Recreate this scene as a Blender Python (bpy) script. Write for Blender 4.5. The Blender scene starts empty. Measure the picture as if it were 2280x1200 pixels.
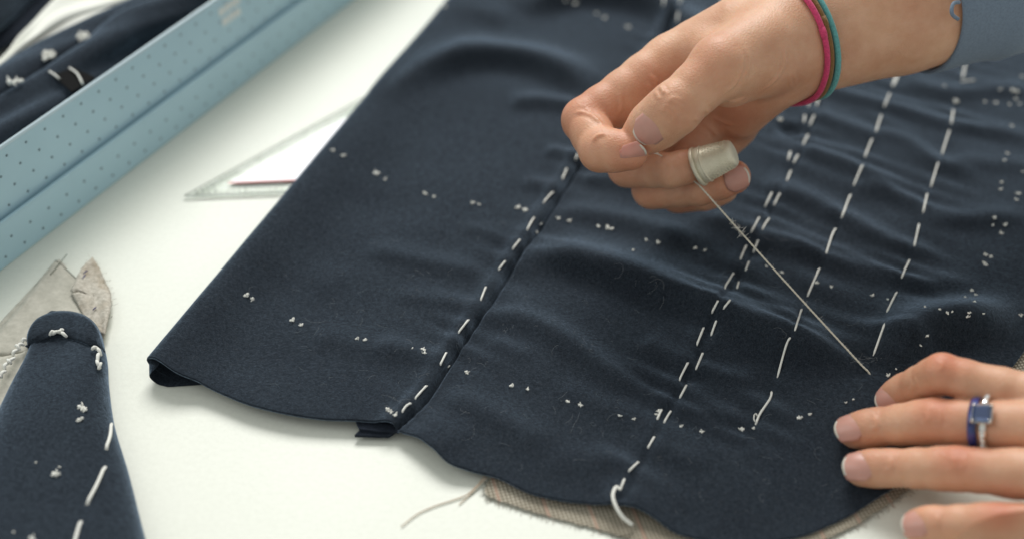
import bpy, math, random
import numpy as np
from mathutils import Vector, Matrix
random.seed(7); rng = np.random.default_rng(7)
MM = 0.001
sc = bpy.context.scene
COL = sc.collection

# ------------------------------------------------------------------ camera
PITCH = math.radians(40.0); DIST = 576.0; FPX = 3166.7          # mm, pixels of the 2280 px photo
CAM = np.array([0.0, -DIST*math.cos(PITCH), DIST*math.sin(PITCH)])
FW = np.array([0.0, math.cos(PITCH), -math.sin(PITCH)]); RT = np.array([1.0, 0, 0]); UP = np.cross(RT, FW)
cd = bpy.data.cameras.new('camera'); cam = bpy.data.objects.new('camera', cd); COL.objects.link(cam)
cam.location = Vector(CAM*MM); cam.rotation_euler = (math.pi/2-PITCH, 0, 0)
cd.lens = 50; cd.sensor_width = 36; cd.clip_start = 0.01; cd.clip_end = 50
cd.dof.use_dof = True; cd.dof.focus_distance = 0.528; cd.dof.aperture_fstop = 4.2; cd.dof.aperture_blades = 9
sc.camera = cam

# ------------------------------------------------------------------ light: a big window behind the table, a pale room around it
w = bpy.data.worlds.new('World'); sc.world = w; w.use_nodes = True
bg = w.node_tree.nodes['Background']; bg.inputs[0].default_value = (0.97, 1.0, 0.985, 1); bg.inputs[1].default_value = 0.49
def area(name, loc, target, sx, sy, energy, col):
    l = bpy.data.lights.new(name, 'AREA'); l.shape = 'RECTANGLE'; l.size = sx; l.size_y = sy; l.energy = energy; l.color = col
    o = bpy.data.objects.new(name, l); COL.objects.link(o); o.location = loc
    o.rotation_euler = (Vector(target)-Vector(loc)).to_track_quat('-Z', 'Y').to_euler(); return o
area('window_light', (-0.10, 2.42, 2.30), (0.0, 0.05, 0), 1.7, 1.3, 103.0, (1.0, 0.99, 0.97))
area('side_fill_light', (-1.5, 0.0, 1.1), (0, 0, 0), 0.9, 0.9, 5.0, (0.98, 1.0, 0.97))  # added soft fill for the left side, not a known window
sc.view_settings.view_transform = 'Standard'; sc.view_settings.look = 'None'
sc.view_settings.exposure = 0.0; sc.view_settings.gamma = 1.0
sc.cycles.use_denoising = True
sc.cycles.max_bounces = 8; sc.cycles.use_adaptive_sampling = False

# ------------------------------------------------------------------ measuring helpers (mm)
def P(x, y, z=0.0):
    d = FW*FPX + RT*(x-1140) + UP*(600-y); t = (z-CAM[2])/d[2]; return CAM + d*t
def PD(x, y, depth):                                              # a point at a given distance along the view axis
    d = FW + RT*(x-1140)/FPX + UP*(600-y)/FPX; return CAM + d*depth
def nrm(v):
    v = np.asarray(v, float); return v/max(np.linalg.norm(v), 1e-9)

# ------------------------------------------------------------------ object helpers
def tag(o, label=None, cat=None, group=None, kind=None):
    if label: o['label'] = label
    if cat: o['category'] = cat
    if group: o['group'] = group
    if kind: o['kind'] = kind
    return o
def thing(name, label, cat, loc, group=None):
    o = bpy.data.objects.new(name, None); COL.objects.link(o); o.empty_display_size = 0.01
    o.location = Vector(np.asarray(loc, float)*MM); o['loc_mm'] = [float(v) for v in loc]
    return tag(o, label, cat, group)
def root_of(o):
    while o.parent: o = o.parent
    return o
def obj(name, v, f, mat, parent=None, smooth=True, origin=None):
    v = np.asarray(v, float)
    org = np.array(root_of(parent)['loc_mm']) if parent else (np.asarray(origin, float) if origin is not None else np.zeros(3))
    me = bpy.data.meshes.new(name); me.from_pydata(((v-org)*MM).tolist(), [], [list(map(int, q)) for q in f])
    me.materials.append(mat)
    if smooth: me.polygons.foreach_set('use_smooth', [True]*len(me.polygons))
    me.update()
    o = bpy.data.objects.new(name, me); COL.objects.link(o)
    if parent: o.parent = parent
    else: o.location = Vector(org*MM); o['loc_mm'] = [float(q) for q in org]
    return o
def grid_faces(nr, nc, wrap=False):
    i = np.arange(nr-1)[:, None]; j = np.arange(nc if wrap else nc-1)[None, :]; jn = (j+1) % nc
    return np.stack([i*nc+j, i*nc+jn, (i+1)*nc+jn, (i+1)*nc+j], -1).reshape(-1, 4)
def merge(parts):
    V = []; Fa = []; n = 0
    for v, f in parts:
        V.extend(np.asarray(v, float).tolist()); Fa.extend([[int(i)+n for i in q] for q in f]); n += len(v)
    return np.array(V), Fa
def box(c, ax, ay, az, hx, hy, hz):
    c = np.asarray(c, float); v = [c+ax*sx*hx+ay*sy*hy+az*sz*hz for sz in (-1, 1) for sy in (-1, 1) for sx in (-1, 1)]
    f = [(0, 2, 3, 1), (4, 5, 7, 6), (0, 1, 5, 4), (2, 6, 7, 3), (0, 4, 6, 2), (1, 3, 7, 5)]
    return np.array(v), f
def smooth_path(pts, n):
    pts = np.asarray(pts, float)
    if len(pts) == 2: return pts[0]+(pts[1]-pts[0])*np.linspace(0, 1, n)[:, None]
    q = np.vstack([2*pts[0]-pts[1], pts, 2*pts[-1]-pts[-2]]); m = len(pts)-1; out = []
    for s in np.linspace(0, m-1e-6, n):
        k = int(s); t = s-k; a, b, c, d = q[k], q[k+1], q[k+2], q[k+3]
        out.append(0.5*((2*b)+(c-a)*t+(2*a-5*b+4*c-d)*t*t+(3*b-a-3*c+d)*t**3))
    return np.array(out)
def tube(path, r, sides=8, cap=True, closed=False):
    path = np.asarray(path, float); n = len(path); r = np.broadcast_to(np.asarray(r, float), (n,))
    if closed: T = np.roll(path, -1, 0)-np.roll(path, 1, 0)
    else: T = np.gradient(path, axis=0)
    T /= np.linalg.norm(T, axis=1)[:, None]+1e-12
    ref = np.array([0, 0, 1.0]) if abs(T[0][2]) < 0.9 else np.array([1.0, 0, 0])
    N = nrm(np.cross(T[0], ref)); V = []
    for i in range(n):
        N = nrm(N-T[i]*(N@T[i])); B = np.cross(T[i], N)
        for k in range(sides):
            a = 2*math.pi*k/sides; V.append(path[i]+r[i]*(math.cos(a)*N+math.sin(a)*B))
    V = np.array(V); Fa = grid_faces(n, sides, True).tolist()
    if closed: Fa += [[(n-1)*sides+k, (n-1)*sides+(k+1) % sides, (k+1) % sides, k] for k in range(sides)]
    elif cap: Fa += [list(range(sides))[::-1], [(n-1)*sides+k for k in range(sides)]]
    return V, Fa

# ------------------------------------------------------------------ materials
def mat(name, base, rough=0.6, **kw):
    m = bpy.data.materials.new(name); m.use_nodes = True; b = m.node_tree.nodes['Principled BSDF']
    b.inputs['Base Color'].default_value = (*base, 1); b.inputs['Roughness'].default_value = rough
    for k, v in kw.items():
        b.inputs[k.replace('_', ' ')].default_value = v
    return m, m.node_tree.nodes, m.node_tree.links, b
def noise(nd, lk, scale, detail=3, rough=0.6, coord='Object'):
    tc = nd.new('ShaderNodeTexCoord'); n = nd.new('ShaderNodeTexNoise'); n.inputs['Scale'].default_value = scale
    n.inputs['Detail'].default_value = detail; n.inputs['Roughness'].default_value = rough
    lk.new(tc.outputs[coord], n.inputs['Vector']); return n
def ramp(nd, lk, src, c0, c1, p0=0.3, p1=0.7):
    r = nd.new('ShaderNodeValToRGB'); r.color_ramp.elements[0].position = p0; r.color_ramp.elements[1].position = p1
    r.color_ramp.elements[0].color = (*c0, 1); r.color_ramp.elements[1].color = (*c1, 1); lk.new(src, r.inputs['Fac']); return r
def bump(nd, lk, b, src, strength, dist, prev=None):
    u = nd.new('ShaderNodeBump'); u.inputs['Strength'].default_value = strength; u.inputs['Distance'].default_value = dist
    lk.new(src, u.inputs['Height'])
    if prev: lk.new(prev.outputs['Normal'], u.inputs['Normal'])
    lk.new(u.outputs['Normal'], b.inputs['Normal']); return u
def mixc(nd, lk, fac, a, b_, blend='MIX'):
    m = nd.new('ShaderNodeMix'); m.data_type = 'RGBA'; m.blend_type = blend
    for s, v in ((m.inputs[0], fac), (m.inputs[6], a), (m.inputs[7], b_)):
        if hasattr(v, 'is_output'): lk.new(v, s)
        elif isinstance(v, tuple): s.default_value = (*v, 1)
        else: s.default_value = v
    return m.outputs[2]

def make_wool(name, c0, c1, sheen=0.8):
    m, nd, lk, b = mat(name, c0, 0.95)
    b.inputs['Specular IOR Level'].default_value = 0.12
    b.inputs['Sheen Weight'].default_value = sheen; b.inputs['Sheen Roughness'].default_value = 0.38
    b.inputs['Sheen Tint'].default_value = (0.58, 0.77, 1.0, 1)
    n1 = noise(nd, lk, 2300, 2, 0.7); n2 = noise(nd, lk, 800, 4, 0.65); n3 = noise(nd, lk, 40, 3)
    r = ramp(nd, lk, n2.outputs['Fac'], c0, c1, 0.32, 0.72)
    r2 = ramp(nd, lk, n1.outputs['Fac'], (0.45, 0.45, 0.45), (1.75, 1.75, 1.7), 0.3, 0.75)
    c = mixc(nd, lk, 1.0, r.outputs[0], r2.outputs[0], 'MULTIPLY')
    r3 = ramp(nd, lk, n3.outputs['Fac'], (0.85, 0.85, 0.87), (1.12, 1.12, 1.1))
    c = mixc(nd, lk, 1.0, c, r3.outputs[0], 'MULTIPLY')
    lk.new(c, b.inputs['Base Color'])
    rs = ramp(nd, lk, n2.outputs['Fac'], (sheen*0.55,)*3, (min(1, sheen*1.2),)*3, 0.34, 0.66); lk.new(rs.outputs[0], b.inputs['Sheen Weight'])
    u = bump(nd, lk, b, n2.outputs['Fac'], 0.22, 0.0006); bump(nd, lk, b, n1.outputs['Fac'], 0.6, 0.0004, u)
    return m
WOOL = make_wool('navy_wool', (0.0105, 0.0145, 0.0205), (0.0215, 0.0285, 0.0385))
WOOLD = make_wool('navy_wool_inside', (0.010, 0.013, 0.020), (0.018, 0.023, 0.034), 0.3)
def make_skin(name, base, red, pale):
    m, nd, lk, b = mat(name, base, 0.47)
    b.inputs['Specular IOR Level'].default_value = 0.38
    b.inputs['Subsurface Weight'].default_value = 0.35; b.inputs['Subsurface Scale'].default_value = 0.0035
    b.inputs['Subsurface Radius'].default_value = (1.0, 0.35, 0.18)
    at = nd.new('ShaderNodeAttribute'); at.attribute_name = 'flush'
    n0 = noise(nd, lk, 130, 4, 0.6); n1 = noise(nd, lk, 900, 2, 0.6); n2 = noise(nd, lk, 45, 3)
    base_r = ramp(nd, lk, n0.outputs['Fac'], base, pale, 0.3, 0.75)
    c = mixc(nd, lk, at.outputs['Fac'], base_r.outputs[0], red)
    r2 = ramp(nd, lk, n2.outputs['Fac'], (0.90, 0.80, 0.77), (1.06, 1.06, 1.05))
    c = mixc(nd, lk, 1.0, c, r2.outputs[0], 'MULTIPLY'); lk.new(c, b.inputs['Base Color'])
    vo = nd.new('ShaderNodeTexVoronoi'); vo.inputs['Scale'].default_value = 1500; tc = nd.new('ShaderNodeTexCoord'); lk.new(tc.outputs['Object'], vo.inputs['Vector'])
    u = bump(nd, lk, b, vo.outputs['Distance'], 0.35, 0.0003); u = bump(nd, lk, b, n1.outputs['Fac'], 0.35, 0.0003, u)
    bump(nd, lk, b, n0.outputs['Fac'], 0.12, 0.0010, u)
    return m
SKIN = make_skin('skin', (0.625, 0.355, 0.220), (0.58, 0.225, 0.13), (0.70, 0.44, 0.295))
def make_thread(name, c0, c1):
    m, nd, lk, b = mat(name, c0, 0.8)
    b.inputs['Sheen Weight'].default_value = 0.25
    n = noise(nd, lk, 2500, 2); r = ramp(nd, lk, n.outputs['Fac'], c0, c1); lk.new(r.outputs[0], b.inputs['Base Color'])
    bump(nd, lk, b, n.outputs['Fac'], 0.6, 0.0002); return m
THREAD = make_thread('basting_cotton', (0.74, 0.735, 0.67), (0.87, 0.865, 0.80))
THREADB = make_thread('sewing_thread', (0.58, 0.54, 0.43), (0.76, 0.72, 0.60))
BEIGE = make_thread('beige_thread', (0.50, 0.40, 0.29), (0.64, 0.53, 0.41))
LINT = mat('lint', (0.36, 0.38, 0.39), 0.9)[0]
def make_table():
    m, nd, lk, b = mat('table_laminate', (0.8, 0.81, 0.74), 0.42)
    n = noise(nd, lk, 9, 4); r = ramp(nd, lk, n.outputs['Fac'], (0.745, 0.765, 0.675), (0.79, 0.805, 0.72))
    n2 = noise(nd, lk, 500, 3); r2 = ramp(nd, lk, n2.outputs['Fac'], (0.965, 0.965, 0.96), (1.02, 1.02, 1.02))
    lk.new(mixc(nd, lk, 1.0, r.outputs[0], r2.outputs[0], 'MULTIPLY'), b.inputs['Base Color'])
    bump(nd, lk, b, n2.outputs['Fac'], 0.12, 0.0004); b.inputs['Specular IOR Level'].default_value = 0.35; return m
TABLE = make_table()
def make_weave(name, c0, c1, scale, stripe=None, alpha=False):
    m, nd, lk, b = mat(name, c0, 0.9)
    tc = nd.new('ShaderNodeTexCoord'); mp = nd.new('ShaderNodeMapping'); lk.new(tc.outputs['Object'], mp.inputs['Vector'])
    mp.inputs['Rotation'].default_value = (0, 0, math.radians(-14))
    hs = []
    for d in ('X', 'Y'):
        wv = nd.new('ShaderNodeTexWave'); wv.bands_direction = d; wv.inputs['Scale'].default_value = scale
        wv.inputs['Distortion'].default_value = 0.9; wv.inputs['Detail'].default_value = 2; wv.inputs['Detail Scale'].default_value = 1.5
        lk.new(mp.outputs[0], wv.inputs['Vector']); hs.append(wv)
    mm = nd.new('ShaderNodeMath'); mm.operation = 'MULTIPLY'; lk.new(hs[0].outputs['Fac'], mm.inputs[0]); lk.new(hs[1].outputs['Fac'], mm.inputs[1])
    r = ramp(nd, lk, mm.outputs[0], c0, c1, 0.05, 0.7); c = r.outputs[0]
    n = noise(nd, lk, 60, 4); rn = ramp(nd, lk, n.outputs['Fac'], (0.8, 0.78, 0.75), (1.1, 1.1, 1.1)); c = mixc(nd, lk, 1.0, c, rn.outputs[0], 'MULTIPLY')
    if stripe:
        ws = nd.new('ShaderNodeTexWave'); ws.bands_direction = 'X'; ws.inputs['Scale'].default_value = 22; ws.inputs['Distortion'].default_value = 0.6
        lk.new(mp.outputs[0], ws.inputs['Vector']); rs = ramp(nd, lk, ws.outputs['Fac'], (0, 0, 0), (1, 1, 1), 0.975, 0.999)
        c = mixc(nd, lk, rs.outputs[0], c, stripe)
    lk.new(c, b.inputs['Base Color']); bump(nd, lk, b, mm.outputs[0], 0.6, 0.0004); return m
CANVAS = make_weave('linen_canvas', (0.20, 0.175, 0.13), (0.60, 0.55, 0.44), 230, (0.40, 0.27, 0.20))
def make_felt():
    m, nd, lk, b = mat('grey_felt', (0.5, 0.5, 0.45), 0.9)
    n = noise(nd, lk, 260, 5, 0.7); r = ramp(nd, lk, n.outputs['Fac'], (0.40, 0.385, 0.32), (0.57, 0.545, 0.465)); lk.new(r.outputs[0], b.inputs['Base Color']); bump(nd, lk, b, n.outputs['Fac'], 0.4, 0.0005); return m
FELT = make_felt()
def make_box_mat():
    m, nd, lk, b = mat('blue_card', (0.23, 0.36, 0.42), 0.5)
    n = noise(nd, lk, 35, 3); r = ramp(nd, lk, n.outputs['Fac'], (0.455, 0.665, 0.75), (0.485, 0.70, 0.785)); lk.new(r.outputs[0], b.inputs['Base Color'])
    n2 = noise(nd, lk, 900, 2); bump(nd, lk, b, n2.outputs['Fac'], 0.08, 0.0003); return m
BLUE = make_box_mat()
DOT = mat('printed_dot', (0.09, 0.15, 0.19), 0.5)[0]
SILVERPRINT = mat('silver_print', (0.90, 0.90, 0.84), 0.4)[0]
EDGE = mat('card_edge', (0.62, 0.76, 0.82), 0.5)[0]
PAPER = mat('white_tissue', (0.78, 0.79, 0.72), 0.7)[0]
BLACKTAPE = mat('black_tape', (0.012, 0.012, 0.012), 0.9, Specular_IOR_Level=0.05)[0]

# ------------------------------------------------------------------ the table
def build_table():
    n = 2
    v = [(-900, -520, 0), (900, -520, 0), (900, 1000, 0), (-900, 1000, 0), (-900, -520, -28), (900, -520, -28), (900, 1000, -28), (-900, 1000, -28)]
    f = [(0, 1, 2, 3), (7, 6, 5, 4), (0, 4, 5, 1), (1, 5, 6, 2), (2, 6, 7, 3), (3, 7, 4, 0)]
    o = obj('table_top', v, f, TABLE, smooth=False); tag(o, kind='structure')
build_table()

# ------------------------------------------------------------------ garment: height of the wool above the table
def polyline_dist(X, Y, pts):
    """unsigned distance, signed side (+ = right of travel), parameter 0..1 along"""
    pts = np.asarray(pts, float)[:, :2]; seg = np.linalg.norm(np.diff(pts, axis=0), axis=1); cum = np.r_[0, np.cumsum(seg)]
    best = np.full(X.shape, 1e9); side = np.zeros(X.shape); par = np.zeros(X.shape)
    for i in range(len(seg)):
        a = pts[i]; d = (pts[i+1]-a)/seg[i]; rx = X-a[0]; ry = Y-a[1]
        t = rx*d[0]+ry*d[1]; tc = np.clip(t, 0, seg[i]); dx = rx-tc*d[0]; dy = ry-tc*d[1]
        dd = np.sqrt(dx*dx+dy*dy); m = dd < best
        best = np.where(m, dd, best); side = np.where(m, np.sign(rx*d[1]-ry*d[0]), side); par = np.where(m, (cum[i]+t)/cum[-1], par)
    return best, side, par
ZC = 5.0
def px(pts, z=ZC): return np.array([P(x, y, z) for x, y in pts])
SEAM1 = smooth_path(px([(878, 956), (927, 910), (967, 857), (1007, 793), (1060, 713), (1100, 657), (1133, 600), (1172, 545), (1213, 487), (1290, 363), (1400, 205), (1500, 50), (1545, -30)]), 24)
SEAM2 = smooth_path(px([(1378, 1105), (1420, 1020), (1468, 925), (1520, 830), (1560, 745), (1608, 660), (1650, 580), (1690, 500), (1735, 405), (1775, 335), (1812, 240), (1850, 120), (1890, -30)]), 24)
LINE3 = smooth_path(px([(1680, 947), (1735, 820), (1790, 675), (1850, 540), (1905, 400), (1950, 290), (2010, 150), (2060, 20)]), 14)
LINE4 = smooth_path(px([(1944, 793), (1985, 670), (2020, 590), (2060, 450), (2105, 320), (2130, 220), (2155, 120), (2180, 10)]), 14)
# crests drawn left to right; the far side is gentle, the near side steep: (points, height, far width, near width)
CRESTS = [
    ([(1165, 572), (1250, 585), (1400, 628), (1560, 690), (1690, 746), (1790, 785), (1890, 806)], 8.5, 16, 7.5),
    ([(1985, 812), (2015, 780), (2060, 752), (2150, 738), (2290, 742), (2420, 760)], 13, 17, 8.5),
    ([(1083, 692), (1160, 708), (1240, 748), (1330, 812), (1400, 862)], 4.2, 8, 6),
    ([(820, 556), (950, 585), (1075, 608)], 2.4, 9, 5),
    ([(880, 655), (970, 668), (1060, 680)], 1.6, 7, 4),
    ([(840, 765), (930, 790), (990, 800)], 2.2, 8, 5),
    ([(700, 745), (820, 772), (900, 800)], 1.6, 9, 6),
    ([(850, 235), (950, 175), (1060, 140), (1150, 140), (1230, 160), (1300, 200)], 8, 17, 8),
    ([(1140, 232), (1200, 228), (1290, 240)], 4, 9, 5),
    ([(1180, 20), (1300, -5), (1420, 8), (1500, 45), (1560, 110)], 9, 18, 9),
    ([(940, 20), (1040, 40), (1130, 50)], 2.5, 12, 9),
    ([(660, 395), (740, 300), (820, 235), (900, 210)], 3, 14, 12),
    ([(1215, 335), (1250, 345), (1290, 362)], 2.5, 6, 4),
    ([(1165, 405), (1205, 415), (1245, 435)], 2.0, 6, 4),
    ([(1300, 395), (1370, 400), (1460, 430)], 3.0, 8, 5),
    ([(1225, 470), (1300, 475), (1420, 500), (1560, 545)], 3.4, 9, 7),
    ([(1030, 505), (1100, 520), (1165, 540)], 1.2, 6, 4),
    ([(1090, 760), (1130, 775), (1170, 800)], 1.6, 6, 4),
    ([(985, 880), (1060, 905), (1150, 960), (1200, 1000)], 2.6, 9, 7),
    ([(1560, 480), (1640, 500), (1720, 540), (1820, 580)], 2.8, 8, 5),
    ([(1690, 420), (1780, 440), (1880, 490), (1990, 545), (2080, 560)], 3.6, 9, 5.5),
    ([(1720, 520), (1840, 570), (1960, 615), (2060, 635), (2160, 625)], 3.6, 9, 5.5),
    ([(1780, 330), (1860, 360), (1930, 390), (1990, 420)], 3.2, 8, 5),
    ([(1790, 250), (1880, 280), (1960, 310)], 3.2, 8, 5),
    ([(1900, 410), (1990, 435), (2070, 485), (2160, 490), (2280, 480)], 3.4, 9, 5.5),
    ([(1950, 290), (2020, 315), (2090, 365), (2170, 380)], 2.8, 8, 5),
    ([(1840, 200), (1920, 225), (1990, 240), (2110, 280), (2200, 290), (2300, 310)], 3.4, 9, 5.5),
    ([(2010, 180), (2090, 205), (2180, 205), (2300, 200)], 3.4, 10, 6),
    ([(2120, 350), (2200, 365), (2300, 370)], 2.0, 9, 6),
    ([(1830, 470), (1900, 510), (1960, 530)], 1.8, 6, 4),
    ([(1640, 645), (1700, 665), (1780, 715)], 2.2, 6, 4),
    ([(1590, 740), (1680, 780), (1740, 800)], 2.2, 7, 5),
    ([(1545, 815), (1600, 830), (1680, 850)], 2.6, 6, 4),
    ([(1495, 900), (1560, 915), (1640, 930)], 2.0, 6, 4),
    ([(1440, 990), (1500, 1010), (1560, 1040)], 1.6, 6, 4),
    ([(1250, 860), (1330, 900), (1420, 935)], 1.6, 8, 6),
    ([(1230, 1030), (1320, 1035), (1400, 1020)], 2.6, 9, 8),
    ([(1430, 760), (1500, 790), (1545, 800)], 2.2, 8, 5),
    ([(560, 560), (660, 600), (760, 640)], 1.2, 12, 10),
]
CRESTS = [(smooth_path(px(c[0]), 12), c[1]*(0.72 if c[1] < 5 else 1.05), c[2]*0.85, c[3]*0.80) for c in CRESTS]
EDGE0 = P(321, 812, 6); EDGE1 = P(1000, 0, 6)                     # the rolled fold on the left
EDIR = nrm((EDGE1-EDGE0)*[1, 1, 0]); EPERP = np.array([EDIR[1], -EDIR[0], 0])      # into the cloth
ROLL = 5.6
HEM_PX = [(440, 850, 6), (500, 876, 6), (560, 899, 6), (640, 918, 6), (720, 930, 5.5), (800, 933, 5.5), (868, 942, 5.5), (893, 955, 6), (930, 966, 8), (965, 993, 8), (1000, 1027, 6), (1055, 1047, 4.5), (1110, 1061, 4),
          (1180, 1094, 3.5), (1260, 1112, 3.5), (1330, 1119, 4.5), (1375, 1118, 7), (1420, 1126, 7), (1460, 1150, 5), (1500, 1179, 3.5), (1560, 1197, 3), (1640, 1203, 2.5), (1720, 1201, 2.5), (1790, 1188, 2.5), (1850, 1164, 2.5),
          (1900, 1139, 2.5), (1960, 1100, 2.5), (1995, 1078, 2.5), (2060, 1022, 2.5), (2120, 968, 2.5), (2200, 885, 2.5), (2262, 803, 3), (2330, 715, 3), (2440, 590, 3), (2600, 430, 3), (2800, 260, 3)]
HEM = np.array([P(a, b, c) for a, b, c in HEM_PX]); HEMZ = np.array([c for *_, c in HEM_PX], float)
def wool_noise(X, Y):
    z = np.zeros(X.shape); r = np.random.default_rng(3)
    for k in range(26):
        a = r.uniform(-0.9, 0.5); f = r.uniform(0.02, 0.11); ph = r.uniform(0, 6.28); am = 0.02/f*0.45
        q = X*math.sin(a)+Y*math.cos(a); q2 = X*math.cos(a)-Y*math.sin(a)
        z += am*np.sin(q*f*2.2+ph+1.5*np.sin(q2*f*0.7+ph*2))*0.5
    return z
GX0, GX1, GY0, GY1, GS = -160.0, 520.0, -150.0, 460.0, 1.6
def edge_in(X, Y): return (X-EDGE0[0])*EPERP[0]+(Y-EDGE0[1])*EPERP[1]-ROLL          # distance inside the fold
def drape():
    """slow part of the drape on a 1.6 mm lattice: fold, crests, waves, hem lift"""
    gx = np.arange(GX0, GX1+GS, GS); gy = np.arange(GY0, GY1+GS, GS); X, Y = np.meshgrid(gx, gy)
    z = np.full(X.shape, 4.4); de = edge_in(X, Y)
    far = np.clip((Y+20)/160, 0, 1)
    z += (2*ROLL+0.8-4.4)*np.exp(-(np.clip(de, 0, None)/(13+12*far))**2)
    w_ = 0.55*wool_noise(X, Y)
    for pts, amp, wf, wn in CRESTS:
        m = 2.4*max(wf, wn); i0, i1 = np.searchsorted(gx, [pts[:, 0].min()-m, pts[:, 0].max()+m]); j0, j1 = np.searchsorted(gy, [pts[:, 1].min()-m, pts[:, 1].max()+m])
        if i1 <= i0 or j1 <= j0: continue
        d, s, t = polyline_dist(X[j0:j1, i0:i1], Y[j0:j1, i0:i1], pts)
        ww = np.where(s < 0, wf, wn); tp = np.clip(np.minimum(t, 1-t)*4+0.35, 0, 1)
        tp = tp*tp*(3-2*tp); w_[j0:j1, i0:i1] += amp*tp*np.exp(-(d/ww)**2)
    for x_, y_, dp, rd in ((1763, 287, 5.0, 5.0), (1690, 560, 1.5, 4), (1555, 835, 2.0, 4.5), (1500, 905, 1.6, 4)):
        c_ = P(x_, y_, 5); w_ -= dp*np.exp(-((X-c_[0])**2+((Y-c_[1])*1.3)**2)/rd**2)
    dh, _, th = polyline_dist(X, Y, HEM)
    fade = np.clip(dh/26, 0.12, 1); fade = fade*fade*(3-2*fade)
    z = z+w_*fade*np.clip(de/22, 0.15, 1)
    hz = np.interp(np.clip(th, 0, 1)*HEMLEN[-1], HEMLEN, HEMZ)
    z += (hz-4.4)*np.exp(-(dh/16)**2)*np.clip(de/14, 0, 1)
    for _ in range(2):
        q = np.pad(z, 1, mode='edge'); z = (q[:-2, 1:-1]+q[2:, 1:-1]+q[1:-1, :-2]+q[1:-1, 2:]+2*q[1:-1, 1:-1])/6
    return z, fade
def bilin(G, X, Y, x0=None, y0=None, st=None):
    x0 = GX0 if x0 is None else x0; y0 = GY0 if y0 is None else y0; st = st or GS
    u = np.clip((X-x0)/st, 0, G.shape[1]-1.001); v = np.clip((Y-y0)/st, 0, G.shape[0]-1.001)
    i = u.astype(int); j = v.astype(int); u = u-i; v = v-j
    return (G[j, i]*(1-u)+G[j, i+1]*u)*(1-v)+(G[j+1, i]*(1-u)+G[j+1, i+1]*u)*v
HEMLEN = np.r_[0, np.cumsum(np.linalg.norm(np.diff(HEM[:, :2], axis=0), axis=1))]
DRAPE, FADE = drape()
def height(X, Y):
    X = np.asarray(X, float); Y = np.asarray(Y, float)
    z = bilin(DRAPE, X, Y); fade = bilin(FADE, X, Y)
    d, s, t = polyline_dist(X, Y, SEAM1); sd = d*s; on = (t > -0.02)*(t < 1.02)
    z += on*(1.7*np.exp(-((sd+3.6)/3.6)**2)-3.2*np.exp(-((sd-0.4)/0.7)**2)-0.9*np.clip(sd/2.0, 0, 1)*np.exp(-(sd/14)**2))
    L = np.linalg.norm(np.diff(SEAM1[:, :2], axis=0), axis=1).sum()
    def pucker(am, line, d, s, t, dip=True):
        L = np.linalg.norm(np.diff(line[:, :2], axis=0), axis=1).sum(); q = t*L+d*s*0.18; am = am*(0.35+0.65*np.sin(q*0.083+0.7*np.sin(q*0.031)+d*s*0.04)**2)
        r = am*np.exp(-(d/15)**2)*np.sin(q*2*math.pi/13.5+1.9*np.sin(q*0.11)+1.1*np.sin(q*0.047+2))*fade*np.clip(1.25-t, 0.25, 1)
        return r-(0.55*np.exp(-(d/1.6)**2)*((t > 0)*(t < 1)) if dip else 0)
    z += pucker(0.55, SEAM1, d, s, t, False)
    d, s, t = polyline_dist(X, Y, SEAM2); sd = d*s
    z += 0.7*np.exp(-((sd+2.5)/2.6)**2)+0.55*np.exp(-(sd/1.1)**2)-0.45*np.exp(-((sd-2.0)/1.1)**2)+0.3*np.exp(-((sd-6)/2.5)**2)
    z += pucker(0.75, SEAM2, d, s, t, False)
    for line in (LINE3, LINE4): z += pucker(0.7, line, *polyline_dist(X, Y, line))
    return np.maximum(z, 1.6)
_hx, _hy = np.meshgrid(np.arange(-150, 290, 0.8), np.arange(-145, 270, 0.8)); HFINE = height(_hx, _hy)
def on_cloth(x, y, lift=0.0):
    z = 5.0
    for _ in range(14):
        p = P(x, y, z); z = 0.5*z+0.5*float(bilin(HFINE, p[0:1], p[1:2], -150, -145, 0.8)[0])
    p = P(x, y, z); p[2] += lift; return p

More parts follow.
